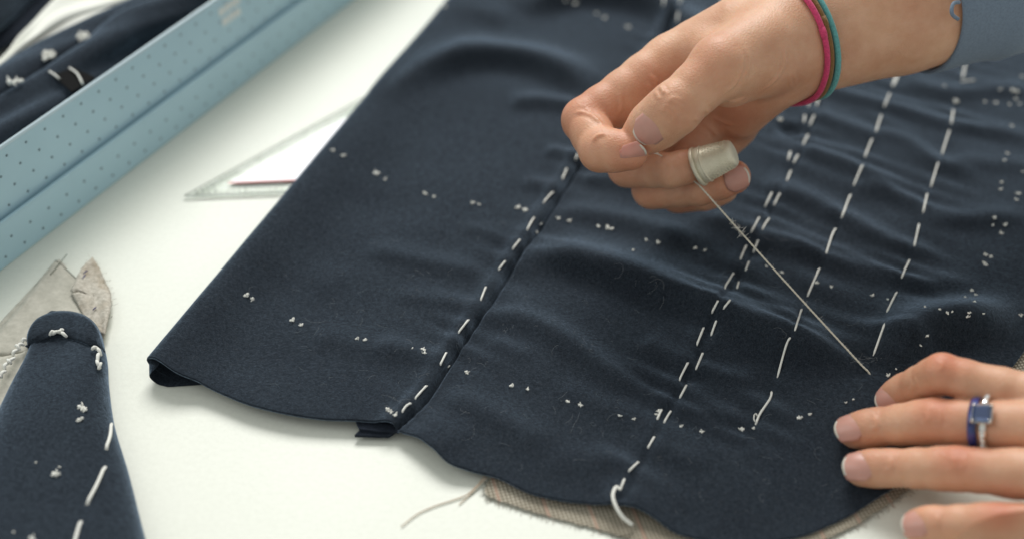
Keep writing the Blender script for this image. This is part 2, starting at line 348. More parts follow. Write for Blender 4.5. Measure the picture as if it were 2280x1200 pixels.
def build_garment():
    root = thing('jacket_panel', 'navy wool jacket front spread on the table, covered in white basting stitches and tailor tacks', 'garment', P(1500, 650, 0))
    NC, NR = 640, 430
    hemc = smooth_path(HEM, 1500); L = np.r_[0, np.cumsum(np.linalg.norm(np.diff(hemc, axis=0), axis=1))]
    start = EDGE0+EPERP*ROLL                                        # top of the roll at the hem
    hemc = np.vstack([smooth_path([start, (start+hemc[0])/2+EDIR*(-1.2), hemc[0]], 40)[:-1], hemc])
    L = np.r_[0, np.cumsum(np.linalg.norm(np.diff(hemc, axis=0), axis=1))]
    s = np.linspace(0, 1, NC)
    warp = s**1.12
    H = np.stack([np.interp(warp*L[-1], L, hemc[:, k]) for k in range(3)], 1)
    top0 = EDGE0+EPERP*ROLL+EDIR*430; top1 = P(3600, -60, 0)
    fr = np.clip(warp*1.0, 0, 1)**0.9
    T = top0+(top1-top0)*fr[:, None]
    v = np.linspace(0, 1, NR)**1.35
    X = H[None, :, 0]+(T-H)[None, :, 0]*v[:, None]; Y = H[None, :, 1]+(T-H)[None, :, 1]*v[:, None]
    Z = height(X, Y)
    # rolled fold and the layer that comes back underneath
    rows = np.stack([X, Y, Z], -1)
    nroll = 30; ext = []
    base = rows[:, 0]; rz = (base[:, 2]-0.9)/2
    for k in range(1, nroll):
        a = math.pi*k/15 if k <= 15 else math.pi
        q = base.copy(); inn = 0 if k <= 15 else (k-15)*1.05
        off = (-np.sin(a)*rz*1.05+inn)
        q[:, :2] += EPERP[None, :2]*off[:, None]+EDIR[None, :2]*(0.5*max(0, inn))
        sk = (1-math.cos(a))/2; q[:, :2] += EPERP[None, :2]*(3.6*sk)+EDIR[None, :2]*(2.2*sk)
        q[:, 2] = 0.9+rz+rz*np.cos(a) if k <= 15 else 0.9
        ext.append(q)
    ext = np.stack(ext[::-1], 1)
    allv = np.concatenate([ext, rows], 1); nc = allv.shape[1]
    # cut edge: turn the hem down by the thickness of the wool
    e0 = allv[0].copy(); tang = np.gradient(e0, axis=0); outw = np.stack([tang[:, 1], -tang[:, 0]], 1); outw /= np.linalg.norm(outw, axis=1)[:, None]+1e-9
    e1 = e0.copy(); e1[:, :2] += outw*0.25; e1[:, 2] -= 0.5; e2 = e0.copy(); e2[:, 2] -= 1.25; e3 = e0.copy(); e3[:, :2] -= outw*4.5; e3[:, 2] -= 1.3
    k0 = ext.shape[1]
    for e in (e1, e2, e3): e[:k0-12, 2] = np.maximum(e[:k0-12, 2], 0.3); e[:, 2] = np.maximum(e[:, 2], 0.3)
    allv = np.concatenate([e3[None], e2[None], e1[None], allv], 0)
    o = obj('wool_panel', allv.reshape(-1, 3), grid_faces(allv.shape[0], nc), WOOL, root)
    # seam allowance tabs that stick out under the hem at the first seam
    for (pts, z) in (([(792, 938), (886, 948), (888, 962), (842, 962), (800, 956)], 3.2), ([(800, 960), (868, 962), (886, 958), (866, 972), (790, 970)], 2.2)):
        poly = [P(x, y, z) for x, y in pts]; back = [q+EDIR*7 for q in poly[:2]]
        ring = [back[0], back[1]]+poly[1:]+[poly[0]]
        n = len(ring); vv = [q+np.array([0, 0, 0.6]) for q in ring]+[q-np.array([0, 0, 0.6]) for q in ring]
        ff = [list(range(n)), list(range(n, 2*n))[::-1]]+[[i, i+n, (i+1) % n+n, (i+1) % n] for i in range(n)]
        obj('seam_allowance', vv, ff, WOOLD, root, smooth=False)
    # linen canvas under the hem
    outer = [(1088, 1068, 1), (1084, 1102, 1), (1150, 1128, 1), (1230, 1152, 1), (1330, 1178, 1), (1420, 1205, 1), (1520, 1225, 1), (1650, 1240, 1), (1760, 1226, 1), (1830, 1203, 1), (1900, 1172, 1), (1970, 1128, 1), (2030, 1085, 1), (2110, 1012, 1), (2160, 968, 1), (2230, 890, 1), (2285, 812, 1), (2345, 725, 1), (2455, 600, 1), (2615, 440, 1)]
    oc = smooth_path([P(a, b, 0.7) for a, b, c in outer], 260); oc[:, :2] += rng.normal(0, 0.16, (260, 2))
    cen = P(1750, 760, 0.7); inner = oc+(cen-oc)*0.30
    rowsv = [oc+(inner-oc)*t for t in np.linspace(0, 1, 10)]
    for k, r_ in enumerate(rowsv): r_[:, 2] = 0.75+0.3*np.sin(np.arange(260)*0.11+k*0.5)*(0.3+0.7*k/9)+0.25
    cv = obj('canvas_interlining', np.concatenate(rowsv), grid_faces(10, 260), CANVAS, root)
    frs = []
    for i in range(0, 259, 1):
        p = oc[i]; tn = nrm(oc[min(i+1, 259)]-oc[max(i-1, 0)]); on = np.array([tn[1], -tn[0], 0]); ln = rng.uniform(0.6, 2.6)
        q = p+on*ln+tn*rng.normal(0, 0.7); q[2] = 0.35; frs.append(tube([p, (p+q)/2+tn*rng.normal(0, .3), q], 0.09, 3, False))
    fv, ff = merge(frs); tag(obj('frayed_edge', fv, ff, CANVAS, cv), kind='stuff')
    return root
GARMENT = build_garment()

# ------------------------------------------------------------------ stitches, tacks, fuzz
def stitch(parent, pts, r=0.42, name='stitch', m=None, n=9, surf=on_cloth):
    q = np.array([surf(x, y, 0.0) for x, y in smooth_path(np.array([(a, b, 0) for a, b in pts], float), n)[:, :2]])
    # a pulled thread lies straight between its holes: keep it above the cloth, sink the ends
    ch = q[0]+(q[-1]-q[0])*np.linspace(0, 1, n)[:, None]
    z = np.maximum(q[:, 2], q[:, 2]*0.5+ch[:, 2]*0.5)+0.30
    z[0] -= 0.75; z[-1] -= 0.75; q[:, 2] = z
    rr = np.full(n, r)*(1+0.06*rng.normal(size=n)); rr[0] *= 0.7; rr[-1] *= 0.7
    v, f = tube(q, rr, 7); return obj(name, v, f, m or THREAD, parent)
ST1 = [((1287, 343), (1282, 356)), ((1263, 375), (1252, 401)), ((1233, 427), (1209, 454)), ((1191, 483), (1173, 514)), ((1159, 533), (1141, 556)), ((1126, 581), (1110, 602)), ((1083, 637), (1070, 670)), ((1045, 710), (1020, 742)),
       ((995, 783), (980, 813)), ((952, 857), (923, 889)), ((916, 897), (904, 905), (895, 918)), ((1517, -8), (1512, 12)), ((1511, 28), (1507, 50)), ((1479, -8), (1477, 14)), ((1612, -8), (1606, 10))]
ST2 = [((1760, 338), (1755, 358)), ((1720, 428), (1703, 462)), ((1692, 483), (1672, 519)), ((1663, 545), (1648, 579)), ((1635, 607), (1613, 644)), ((1600, 668), (1585, 696)), ((1568, 727), (1551, 769)), ((1533, 805), (1512, 848)), ((1474, 911), (1463, 934)),
       ((1817, 182), (1815, 194)), ((1839, 176), (1836, 190)), ((1827, 205), (1818, 238)), ((1803, 215), (1800, 239)), ((1814, 256), (1803, 281)), ((1792, 257), (1790, 274)), ((1800, 300), (1788, 324)), ((1778, 345), (1767, 364)), ((1762, 380), (1752, 404)), ((1738, 430), (1723, 459)),
       ((1714, 485), (1697, 513)), ((1689, 534), (1677, 563)), ((1668, 582), (1660, 603)), ((1645, 627), (1641, 643)), ((1627, 667), (1611, 687)), ((1596, 712), (1583, 748)), ((1566, 784), (1549, 823)), ((1530, 855), (1513, 887)), ((1495, 914), (1478, 942)), ((1458, 971), (1442, 998)), ((1423, 1027), (1399, 1050)), ((1391, 1065), (1382, 1088))]
ST3 = [((2010, 148), (1990, 192)), ((2002, 150), (1986, 196)), ((1982, 207), (1968, 241)), ((1963, 255), (1950, 296)), ((1943, 308), (1925, 353)), ((1922, 365), (1900, 416)), ((1895, 432), (1873, 488)), ((1862, 508), (1852, 528), (1837, 573)), ((1826, 595), (1797, 662)), ((1786, 686), (1769, 738)),
       ((1761, 750), (1750, 770), (1730, 843)), ((1718, 869), (1715, 887), (1693, 920), (1681, 948))]
ST4 = [((2152, 130), (2143, 177)), ((2138, 184), (2172, 180)), ((2123, 243), (2118, 278)), ((2115, 288), (2097, 346)), ((2090, 360), (2072, 419)), ((2065, 430), (2055, 476)), ((2047, 497), (2035, 551)), ((2026, 577), (2007, 620)), ((1998, 648), (1974, 696)), ((1971, 717), (1944, 793))]
for L_ in (ST1, ST2, ST3, ST4):
    for s_ in L_: stitch(GARMENT, s_)
kn = []
for k in range(9):
    a = k*0.75; kn.append(on_cloth(1682+4*math.cos(a), 932+9*math.sin(a), 0.3+0.06*k))
v, f = tube(np.array(kn), 0.22, 6); obj('thread_loop', v, f, THREAD, GARMENT)
tl = np.array([on_cloth(1382, 1090, -0.4), on_cloth(1372, 1086, 0.6), P(1365, 1098, 8.5), P(1366, 1112, 8.5), P(1375, 1134, 7.5), P(1389, 1153, 5.5), P(1408, 1168, 3)])
v, f = tube(smooth_path(tl, 26), 0.62, 8); obj('thread_end', v, f, THREAD, GARMENT)

def tack_meshes():
    out = []
    for k in range(7):
        r = np.random.default_rng(20+k); parts = []
        for j in range(7+k % 4):
            a = r.uniform(0, 6.28); d = np.array([math.cos(a), math.sin(a), r.uniform(0.4, 1.3)]); ln = r.uniform(0.7, 1.35)
            p0 = np.array([r.normal(0, .18), r.normal(0, .18), -0.25]); p1 = p0+nrm(d)*ln*0.6; p2 = p0+nrm(d+r.normal(0, .3, 3))*ln
            parts.append(tube(np.array([p0, p1, p2]), [0.26, 0.20, 0.12] if j > 1 else [0.4, 0.42, 0.3], 6))
        v, f = merge(parts); me = bpy.data.meshes.new('tailor_tack'); me.from_pydata((v*MM).tolist(), [], f); me.materials.append(THREAD)
        me.polygons.foreach_set('use_smooth', [True]*len(me.polygons)); out.append(me)
    return out
TM = tack_meshes()
TACKS = [(839, 387, 1.3), (857, 399, .8), (946, 432, 1), (966, 439, .7), (1052, 453, 1.1), (1066, 456, .7), (1153, 463, 1.4), (1169, 468, 1.2), (1242, 488, .9), (1268, 492, .9), (1204, 500, .6), (1195, 519, .8), (1334, 505, .9), (1351, 507, 1.2), (1360, 510, 1.0),
         (740, 337, .9), (764, 348, .9), (1438, 535, .7), (1465, 541, 1.1), (1410, 558, .7), (1547, 552, 1), (1569, 558, .7), (1743, 607, .8), (1707, 594, .6), (1819, 631, .8), (1851, 639, .8), (1942, 658, .9), (1976, 667, .6),
         (547, 658, 1.2), (563, 668, .9), (652, 714, 1.2), (671, 724, .9), (796, 754, .9), (812, 758, .9), (918, 775, .5), (942, 778, 1), (944, 785, .8), (998, 817, .6), (1039, 830, .9), (1140, 859, 1), (1174, 866, .9), (1263, 894, .9), (1293, 902, .8), (1381, 925, .7), (1412, 932, .6),
         (863, 913, 1.1), (871, 917, 1.0), (880, 922, 1.0), (1517, 950, .8), (1563, 961, .8), (1651, 957, 1), (1678, 954, .6), (1780, 931, 1), (1803, 923, .8), (1883, 896, .6), (1899, 889, .6), (1466, 915, .9), (1461, 922, .8),
         (2059, 684, .6), (2092, 689, .5), (2109, 697, .8), (2120, 695, .5), (2157, 697, .8), (2153, 705, .8), (2189, 698, .6), (2273, 702, .8), (2163, 647, .8), (2172, 657, .8), (2151, 663, .7), (2168, 672, .9), (2195, 568, .8), (2207, 573, .8), (2190, 586, .8), (2195, 591, .8),
         (2214, 486, 1), (2210, 502, .7), (2239, 502, 1), (2230, 520, .8), (2062, 748, .8), (2049, 769, .5), (1978, 836, .8), (1995, 822, .5), (2102, 192, .7), (2192, 228, .9), (2218, 230, .9), (2227, 200, .8), (2256, 203, 1), (2264, 205, .9), (2262, 222, 1), (2247, 233, .8), (2270, 233, .9), (2276, 172, .9),
         (2252, 282, .8), (2242, 343, .8), (2237, 358, .7), (2230, 407, .8), (2228, 422, .8), (2278, 383, .7), (2268, 432, 1), (2263, 445, .9), (2130, 228, 1.3), (1737, 268, 1.1), (990, 16, 1.1), (1260, 3, .8), (1281, 10, 1.2), (1328, 31, 1), (1345, 42, 1.1), (1399, 62, 1.1)]
for i, (x, y, s_) in enumerate(TACKS):
    p = on_cloth(x, y, 0.1); o = bpy.data.objects.new('tailor_tack', TM[i % 7]); COL.objects.link(o); o.parent = GARMENT
    o.location = Vector((p-np.array(GARMENT['loc_mm']))*MM); o.rotation_euler = (rng.uniform(-.4, .4), rng.uniform(-.4, .4), rng.uniform(0, 6.28)); sc_ = s_*1.05; o.scale = (sc_, sc_, sc_)
def lint():
    parts = []
    for k in range(230):
        x = rng.uniform(560, 2000); y = rng.uniform(480, 1150)
        p = P(x, y, 5); de = (p-EDGE0)@EPERP
        if de < 14: continue
        d2 = polyline_dist(p[0:1], p[1:2], HEM)
        if d2[0][0] < 6 or d2[1][0] > 0: continue
        a = rng.uniform(0, 6.28); ln = rng.uniform(1.2, 5) if k > 22 else rng.uniform(5, 12); bend = rng.normal(0, 0.5); pts = []
        q = p[:2].copy()
        for j in range(6):
            pts.append([q[0], q[1], 0]); q = q+np.array([math.cos(a), math.sin(a)])*ln/5; a += bend+rng.normal(0, .2)
        pts = np.array(pts); pts[:, 2] = bilin(HFINE, pts[:, 0], pts[:, 1], -150, -145, 0.8)+np.array([0, .25, .4, .45, .4, .3])*rng.uniform(.6, 1.6)
        parts.append(tube(pts, 0.020, 3, False))
    v, f = merge(parts); tag(obj('wool_lint', v, f, LINT, GARMENT), kind='stuff')
def fuzz():
    """short nap standing off the wool"""
    r = np.random.default_rng(41); n = 110000
    X_ = r.uniform(240, 2300, n); Y_ = r.uniform(-10, 1215, n); d = FW[None]*FPX+RT[None]*(X_-1140)[:, None]+UP[None]*(600-Y_)[:, None]
    t = (5-CAM[2])/d[:, 2]; p = (CAM[None]+d*t[:, None])[:, :2]
    # the boundary test on a lattice keeps this quick
    gx, gy = np.meshgrid(np.arange(-150, 290, 2.0), np.arange(-145, 270, 2.0)); dd, ss, _ = polyline_dist(gx, gy, HEM); sdm = dd*-ss
    ok = (bilin(sdm, p[:, 0], p[:, 1], -150, -145, 2.0) > 1.0) & (edge_in(p[:, 0], p[:, 1]) > 1.5); p = p[ok]; n = len(p)
    a = r.uniform(0, 6.28, n); ln = r.gamma(3.0, 0.32, n); dv = np.stack([np.cos(a), np.sin(a)], 1); b2 = a+r.normal(0, .7, n); dv2 = np.stack([np.cos(b2), np.sin(b2)], 1)
    m = p+dv*(ln*.5)[:, None]; e = m+dv2*(ln*.5)[:, None]; hgt = lambda q: bilin(HFINE, q[:, 0], q[:, 1], -150, -145, 0.8)
    z0 = hgt(p)-0.05; z1 = hgt(m)+r.uniform(.1, .35, n); z2 = hgt(e)+r.uniform(.05, .6, n); w_ = r.uniform(0.018, 0.04, n)[:, None]; s1 = np.stack([-dv[:, 1], dv[:, 0]], 1)*w_
    V = np.stack([np.c_[p-s1, z0], np.c_[p+s1, z0], np.c_[m-s1*.8, z1], np.c_[m+s1*.8, z1], np.c_[e, z2]], 1).reshape(-1, 3); V = (V-np.array(GARMENT['loc_mm']))*MM
    i = (np.arange(n)*5)[:, None]; loops = np.concatenate([i+[0, 1, 3, 2], i+[2, 3, 4]], 1).reshape(-1)
    me = bpy.data.meshes.new('wool_nap'); me.vertices.add(len(V)); me.vertices.foreach_set('co', V.reshape(-1)); me.loops.add(len(loops)); me.loops.foreach_set('vertex_index', loops.astype(np.int32))
    tot = np.tile([4, 3], n); me.polygons.add(2*n); me.polygons.foreach_set('loop_start', np.r_[0, np.cumsum(tot)[:-1]].astype(np.int32)); me.update(calc_edges=True); me.validate()
    me.materials.append(NAP); o = bpy.data.objects.new('wool_nap', me); COL.objects.link(o); o.parent = GARMENT; tag(o, kind='stuff')
NAP = mat('wool_fibre', (0.05, 0.06, 0.075), 0.85)[0]
lint(); fuzz()
# ------------------------------------------------------------------ hands: implicit surfaces (mm) turned into one continuous mesh
import openvdb
class Field:
    def __init__(self, lo, hi, h, R, org):
        self.h = h; self.R = np.asarray(R, float); self.org = np.asarray(org, float); self.lo = np.asarray(lo, float)
        n = np.ceil((np.asarray(hi)-self.lo)/h).astype(int)+1; self.n = n
        self.ax = [self.lo[k]+h*np.arange(n[k], dtype=np.float32) for k in range(3)]
    def loc(self, p): return self.R @ (np.asarray(p, float)-self.org)
    def world(self, q): return np.asarray(q) @ self.R + self.org
    def new(self): return np.full(self.n, 12.0, np.float32)
    def sub(self, pts, m):
        pts = np.asarray(pts); lo = pts.min(0)-m; hi = pts.max(0)+m; sl = []
        for k in range(3):
            i0 = max(0, int((lo[k]-self.lo[k])/self.h)); i1 = min(self.n[k], int((hi[k]-self.lo[k])/self.h)+2)
            if i1 <= i0: return None
            sl.append(slice(i0, i1))
        return tuple(sl)
    def cone(self, a, b, ra, rb, flat=None):
        """distance to a tapered capsule; flat = (world normal, squeeze) makes it thinner along the normal"""
        A = self.loc(a); B = self.loc(b); sl = self.sub([A, B], max(ra, rb)+9)
        if sl is None: return None, None
        X = self.ax[0][sl[0]][:, None, None]-A[0]; Y = self.ax[1][sl[1]][None, :, None]-A[1]; Z = self.ax[2][sl[2]][None, None, :]-A[2]
        d = B-A; L2 = max(d@d, 1e-6); t = np.clip((X*d[0]+Y*d[1]+Z*d[2])/L2, 0, 1)
        ex = X-t*d[0]; ey = Y-t*d[1]; ez = Z-t*d[2]; q = ex*ex+ey*ey+ez*ez
        if flat is not None:
            n = self.R @ nrm(flat[0]); c = ex*n[0]+ey*n[1]+ez*n[2]; q = q+c*c*(flat[1]**2-1)
        return sl, np.sqrt(q)-(ra+(rb-ra)*t)
    def add(self, G, a, b, ra, rb, k=2.0, flat=None):
        sl, d = self.cone(a, b, ra, rb, flat)
        if sl is None: return
        G[sl] = smin(G[sl], d, k)
    def carve(self, G, pts, r, k=0.8):
        for a, b in zip(pts[:-1], pts[1:]):
            sl, d = self.cone(a, b, r, r)
            if sl is not None: G[sl] = -smin(-G[sl], d, k)
    def swell(self, G, a, r, amp):
        """soft swelling (amp > 0) or hollow (amp < 0) of the surface round a point"""
        A = self.loc(a); sl = self.sub([A], 2.6*r)
        if sl is None: return
        q = (self.ax[0][sl[0]][:, None, None]-A[0])**2+(self.ax[1][sl[1]][None, :, None]-A[1])**2+(self.ax[2][sl[2]][None, None, :]-A[2])**2
        G[sl] -= amp*np.exp(-q/(r*r))
    def val(self, G, p):
        q = (self.loc(p)-self.lo)/self.h; i = np.floor(q).astype(int)
        if np.any(i < 0) or np.any(i >= self.n-1): return 12.0
        f = q-i; c = G[i[0]:i[0]+2, i[1]:i[1]+2, i[2]:i[2]+2]; c = c[0]*(1-f[0])+c[1]*f[0]; c = c[0]*(1-f[1])+c[1]*f[1]; return float(c[0]*(1-f[2])+c[1]*f[2])
    def grad(self, G, p):
        e = 1.2; return nrm([self.val(G, p+np.eye(3)[k]*e)-self.val(G, p-np.eye(3)[k]*e) for k in range(3)])
    def march(self, G, p, d, maxd=400, step=0.35):
        d = nrm(d); t = 0.0
        while t < maxd:
            v = self.val(G, p+d*t)
            if v <= 0: return p+d*t
            t += max(step, v*0.5)
        return None
    def pixel(self, G, x, y):
        d = nrm(PD(x, y, 500)-CAM); return self.march(G, CAM+d*330, d)
    def mesh(self, G, iters=3):
        g = openvdb.FloatGrid(12.0); g.copyFromArray(np.ascontiguousarray(G, dtype=np.float32)); 
        pts, quads = g.convertToQuads(0.0)
        pts = np.asarray(pts, float)*self.h+self.lo; quads = np.asarray(quads)
        e = np.concatenate([quads[:, [0, 1]], quads[:, [1, 2]], quads[:, [2, 3]], quads[:, [3, 0]]]); e = np.concatenate([e, e[:, ::-1]])
        cnt = np.bincount(e[:, 0], minlength=len(pts))[:, None]
        for it in range(iters):
            for lam in (0.5, -0.47):
                s = np.stack([np.bincount(e[:, 0], weights=pts[e[:, 1], k], minlength=len(pts)) for k in range(3)], 1)/np.maximum(cnt, 1)
                pts = pts+lam*(s-pts)
        return self.world(pts), quads[:, ::-1]
def smin(a, b, k):
    h = np.clip(0.5+0.5*(b-a)/k, 0, 1); return b*(1-h)+a*h-k*h*(1-h)
def finger(F, G, mcp, pip, dip, tip, r, dors, k=1.6):
    """tip = centre of the end sphere; r = radii at mcp, pip, dip, tip; dors = dorsal direction of the last bone"""
    mcp, pip, dip, tip = map(lambda q: np.asarray(q, float), (mcp, pip, dip, tip))
    r0, r1, r2, r3 = r; L = lambda a, b, t: a+(b-a)*t
    n = [(mcp, r0), (L(mcp, pip, .45), (r0+r1)/2*0.97), (L(mcp, pip, .8), r1*0.98), (pip, r1), (L(pip, dip, .25), r1*0.97), (L(pip, dip, .6), (r1+r2)/2*0.97), (dip, r2), (L(dip, tip, .3), r2*0.97), (L(dip, tip, .65), r3*1.05), (tip, r3)]
    for (a, ra), (b, rb) in zip(n[:-1], n[1:]): F.add(G, a, b, ra, rb, k)
    dn = nrm(dors); ax = nrm(tip-dip)
    F.add(G, L(dip, tip, .45)-dn*1.3, tip-dn*1.2, r3*0.86, r3*0.84, 2.2)        # finger pad
    F.add(G, L(mcp, pip, .5)-dn*0.8, L(mcp, pip, .55)-dn*0.8, r1*0.95, r1*0.95, 2.5)
    return G
def nail(F, G, parent, c, ax, nm, W, L, R=7.5, lift=0.0, free=0.14):
    """a curved nail plate with a pale free edge, c = middle of the plate on the skin"""
    ax = nrm(ax-nm*(ax@nm)); sd = np.cross(nm, ax); V = []; nu, nv = 13, 13
    for j in range(nv):
        t = j/(nv-1)
        for i in range(nu):
            u = -1+2*i/(nu-1)
            wd = W/2*min(1.0, (0.70+0.9*t) if t < 0.25 else 1.0)*(1-0.10*max(0, t-0.6)/0.4)
            along = (t-0.5)*L-(0.16*L*u*u if t > 0.5 else -0.10*L*u*u*(1-t*2))*abs(t-0.5)*2
            p = c+ax*along+sd*u*wd-nm*((u*wd)**2/(2*R))-nm*(((t-0.5)*L)**2/(2*22))+nm*(lift-0.35*max(0, 0.16-t)/0.16)
            V.append(p)
    V = np.array(V); n = len(V); f = grid_faces(nv, nu).tolist()
    o = obj('fingernail', V, f, NAIL, parent)
    md = o.modifiers.new('thickness', 'SOLIDIFY'); md.thickness = 0.00045; md.offset = -1
    k0 = nv-2; ev = V.reshape(nv, nu, 3)[k0:].reshape(-1, 3)+nm*0.06
    e = obj('free_edge', ev, grid_faces(nv-k0, nu).tolist(), NAILTIP, o)
    md = e.modifiers.new('thickness', 'SOLIDIFY'); md.thickness = 0.0004; md.offset = -1
    return o
def make_nail(name, c, rough):
    m, nd, lk, b = mat(name, c, rough); b.inputs['Subsurface Weight'].default_value = 0.3; b.inputs['Subsurface Scale'].default_value = 0.002
    b.inputs['Subsurface Radius'].default_value = (1, .4, .3); b.inputs['Coat Weight'].default_value = 0.10; b.inputs['Coat Roughness'].default_value = 0.25
    n = noise(nd, lk, 120, 2); r = ramp(nd, lk, n.outputs['Fac'], tuple(x*0.93 for x in c), tuple(min(1, x*1.06) for x in c)); lk.new(r.outputs[0], b.inputs['Base Color']); return m
NAIL = make_nail('nail_plate', (0.58, 0.295, 0.235), 0.36)
NAILTIP = make_nail('nail_free_edge', (0.74, 0.64, 0.54), 0.35)
def flush_attr(o, world_pts, spots):
    a = np.zeros(len(world_pts))
    for c, r, s in spots:
        d2 = ((world_pts-np.asarray(c))**2).sum(1); a = np.maximum(a, s*np.exp(-d2/(r*r)))
    at = o.data.attributes.new('flush', 'FLOAT', 'POINT'); at.data.foreach_set('value', np.clip(a, 0, 1).astype(np.float32))

def groove(v, quads, lines):
    """press skin creases into the mesh along 3D lines"""
    nq = np.cross(v[quads[:, 2]]-v[quads[:, 0]], v[quads[:, 3]]-v[quads[:, 1]]); nv = np.zeros_like(v)
    for k in range(4):
        for c in range(3): nv[:, c] += np.bincount(quads[:, k], weights=nq[:, c], minlength=len(v))
    nv /= np.linalg.norm(nv, axis=1)[:, None]+1e-9; out = v.copy()
    for pts, dp in lines:
        lo = pts.min(0)-5; hi = pts.max(0)+5; m = np.where(np.all((v > lo) & (v < hi), axis=1))[0]; best = np.full(len(m), 99.0); tt = np.zeros(len(m)); n = len(pts)-1
        for i in range(n):
            a = pts[i]; d = pts[i+1]-a; t = np.clip(((v[m]-a)@d)/max(d@d, 1e-9), 0, 1); e = np.linalg.norm(v[m]-a-t[:, None]*d, axis=1); k = e < best; best = np.where(k, e, best); tt = np.where(k, (i+t)/n, tt)
        amp = 0.8*dp*np.clip(np.minimum(tt, 1-tt)*4, 0.1, 1)
        out[m] -= nv[m]*(amp*(np.exp(-(best/0.75)**2)-0.28*np.exp(-((best-1.7)/0.9)**2)))[:, None]
    return out
# ---------------------------------------------- the sewing hand (held above the cloth)
D0 = 545.0
def J(x, y, d): return PD(x, y, D0-d)                              # d = mm towards the viewer
VIEW = np.stack([RT, UP, -FW])
def sewing_hand():
    org = J(1600, 200, 0)
    root = thing('hand', 'raised hand pinching a thread between thumb and forefinger, thimble on its middle finger', 'hand', P(1600, 430, 0)*[1, 1, 0])
    F = Field((-66, -52, -72), (140, 62, 46), 0.54, VIEW, org)
    palm = F.new(); th = F.new(); f1 = F.new(); f2 = F.new(); f3 = F.new(); f4 = F.new()
    wr = J(1772, 98, -6); fa = J(2000, 22, -12); el = J(2330, -75, -22)
    nv = nrm(np.array(UP)*0.9+0.45*(-FW))                           # squeeze direction of the wrist
    sq = nrm(-FW*0.75-UP*0.35)
    F.add(palm, el, fa, 28.5, 25.5, 3, (sq, 1.12)); F.add(palm, fa, wr, 25.5, 21.3, 3, (sq, 1.22))
    # metacarpals
    I0, M0, R0, K0 = J(1497, 143, -14), J(1545, 196, -26), J(1590, 243, -34), J(1632, 280, -38)
    wa, wb = J(1752, 75, -4), J(1735, 145, -14)
    F.add(palm, wa, I0, 17.5, 11.0, 7); F.add(palm, J(1740, 105, -8), M0, 17, 11.2, 7); F.add(palm, wb, R0, 13.2, 10.5, 7); F.add(palm, J(1722, 168, -14), K0, 11.0, 8.2, 7)
    F.add(palm, J(1712, 178, -8), J(1648, 262, -26), 10.8, 8.0, 6)   # heel of the hand on the little finger side
    F.add(palm, J(1640, 75, -10), J(1560, 110, -14), 14, 12, 6)
    # thumb: metacarpal and thenar pad, then the two phalanges
    tm, tmc, tip_, ttip = J(1738, 92, 2), J(1606, 150, 21), J(1502, 243, 25), J(1428, 301, 15)
    F.add(palm, tm, tmc, 17.5, 11.8, 6); F.add(palm, J(1690, 130, 6), J(1625, 175, 10), 14.5, 11, 6)
    F.add(palm, J(1600, 120, 4), J(1545, 112, -10), 7.5, 7.0, 5)    # web towards the forefinger
    r = lambda a, b, t: a+(b-a)*t
    n = [(tmc, 11.2), (r(tmc, tip_, .5), 9.6), (tip_, 9.9), (r(tip_, ttip, .35), 9.5), (r(tip_, ttip, .7), 9.0), (ttip, 7.3)]
    for (a, ra), (b, rb) in zip(n[:-1], n[1:]): F.add(th, a, b, ra, rb, 2.2)
    tn = nrm(-FW*0.62+UP*0.55-RT*0.30)
    F.add(th, r(tip_, ttip, .5)-tn*2.0, ttip-tn*1.5, 8.0, 6.6, 2.5)
    # fingers
    ip, idp, it = J(1302, 268, -4), J(1337, 336, 11), J(1403, 341, 17)
    n = [(I0, 11.0), (r(I0, ip, .3), 10.4), (r(I0, ip, .55), 9.4), (r(I0, ip, .8), 8.9), (ip, 8.7), (r(ip, idp, .5), 8.0), (idp, 7.9), (r(idp, it, .5), 7.5), (it, 6.6)]
    for (a, ra), (b, rb) in zip(n[:-1], n[1:]): F.add(f1, a, b, ra, rb, 2.0)
    F.add(f1, r(I0, ip, .45)+J(1420, 240, -8)-J(1405, 205, -8), r(I0, ip, .55)+J(1420, 240, -8)-J(1405, 205, -8), 7.5, 7.2, 4)
    F.add(f1, r(idp, it, .2)+UP*1.6, r(idp, it, .8)+UP*1.2, 6.9, 6.0, 2.5)
    mp, md_, mt = J(1398, 372, -20), J(1492, 381, -7), J(1600, 352, -2)
    finger(F, f2, M0, mp, md_, mt, (10.5, 8.0, 6.7, 4.6), -UP)
    rp, rd, rt_ = J(1452, 421, -28), J(1556, 420, -17), J(1634, 396, -12)
    finger(F, f3, R0, rp, rd, rt_, (10.3, 7.9, 6.8, 6.5), -UP-FW*0.6)
    kp, kd, kt = J(1508, 436, -38), J(1566, 436, -30), J(1612, 424, -28)
    finger(F, f4, K0, kp, kd, kt, (9.6, 6.8, 5.9, 5.3), -UP)
    # skin folds before joining: thumb joint, forefinger creases
    G = smin(palm, th, 5.0)
    fm = smin(f1, f2, 0.7); fm = smin(fm, f3, 0.7); fm = smin(fm, f4, 0.7)
    near = smin(palm, fm, 4.5); 
    G = smin(near, th, 0.9); G = np.minimum(G, smin(palm, th, 3.2))
    grooves = []
    def crease(pts, rr):
        q = [F.pixel(G, x, y) for x, y in smooth_path(np.array([(a, b, 0) for a, b in pts], float), 12)[:, :2]]; run = []
        for a in q+[None]:
            if a is None or (run and np.linalg.norm(a-run[-1]) > 4.5):
                if len(run) > 2: grooves.append((np.array(run), rr))
                run = []
            if a is not None: run.append(a)
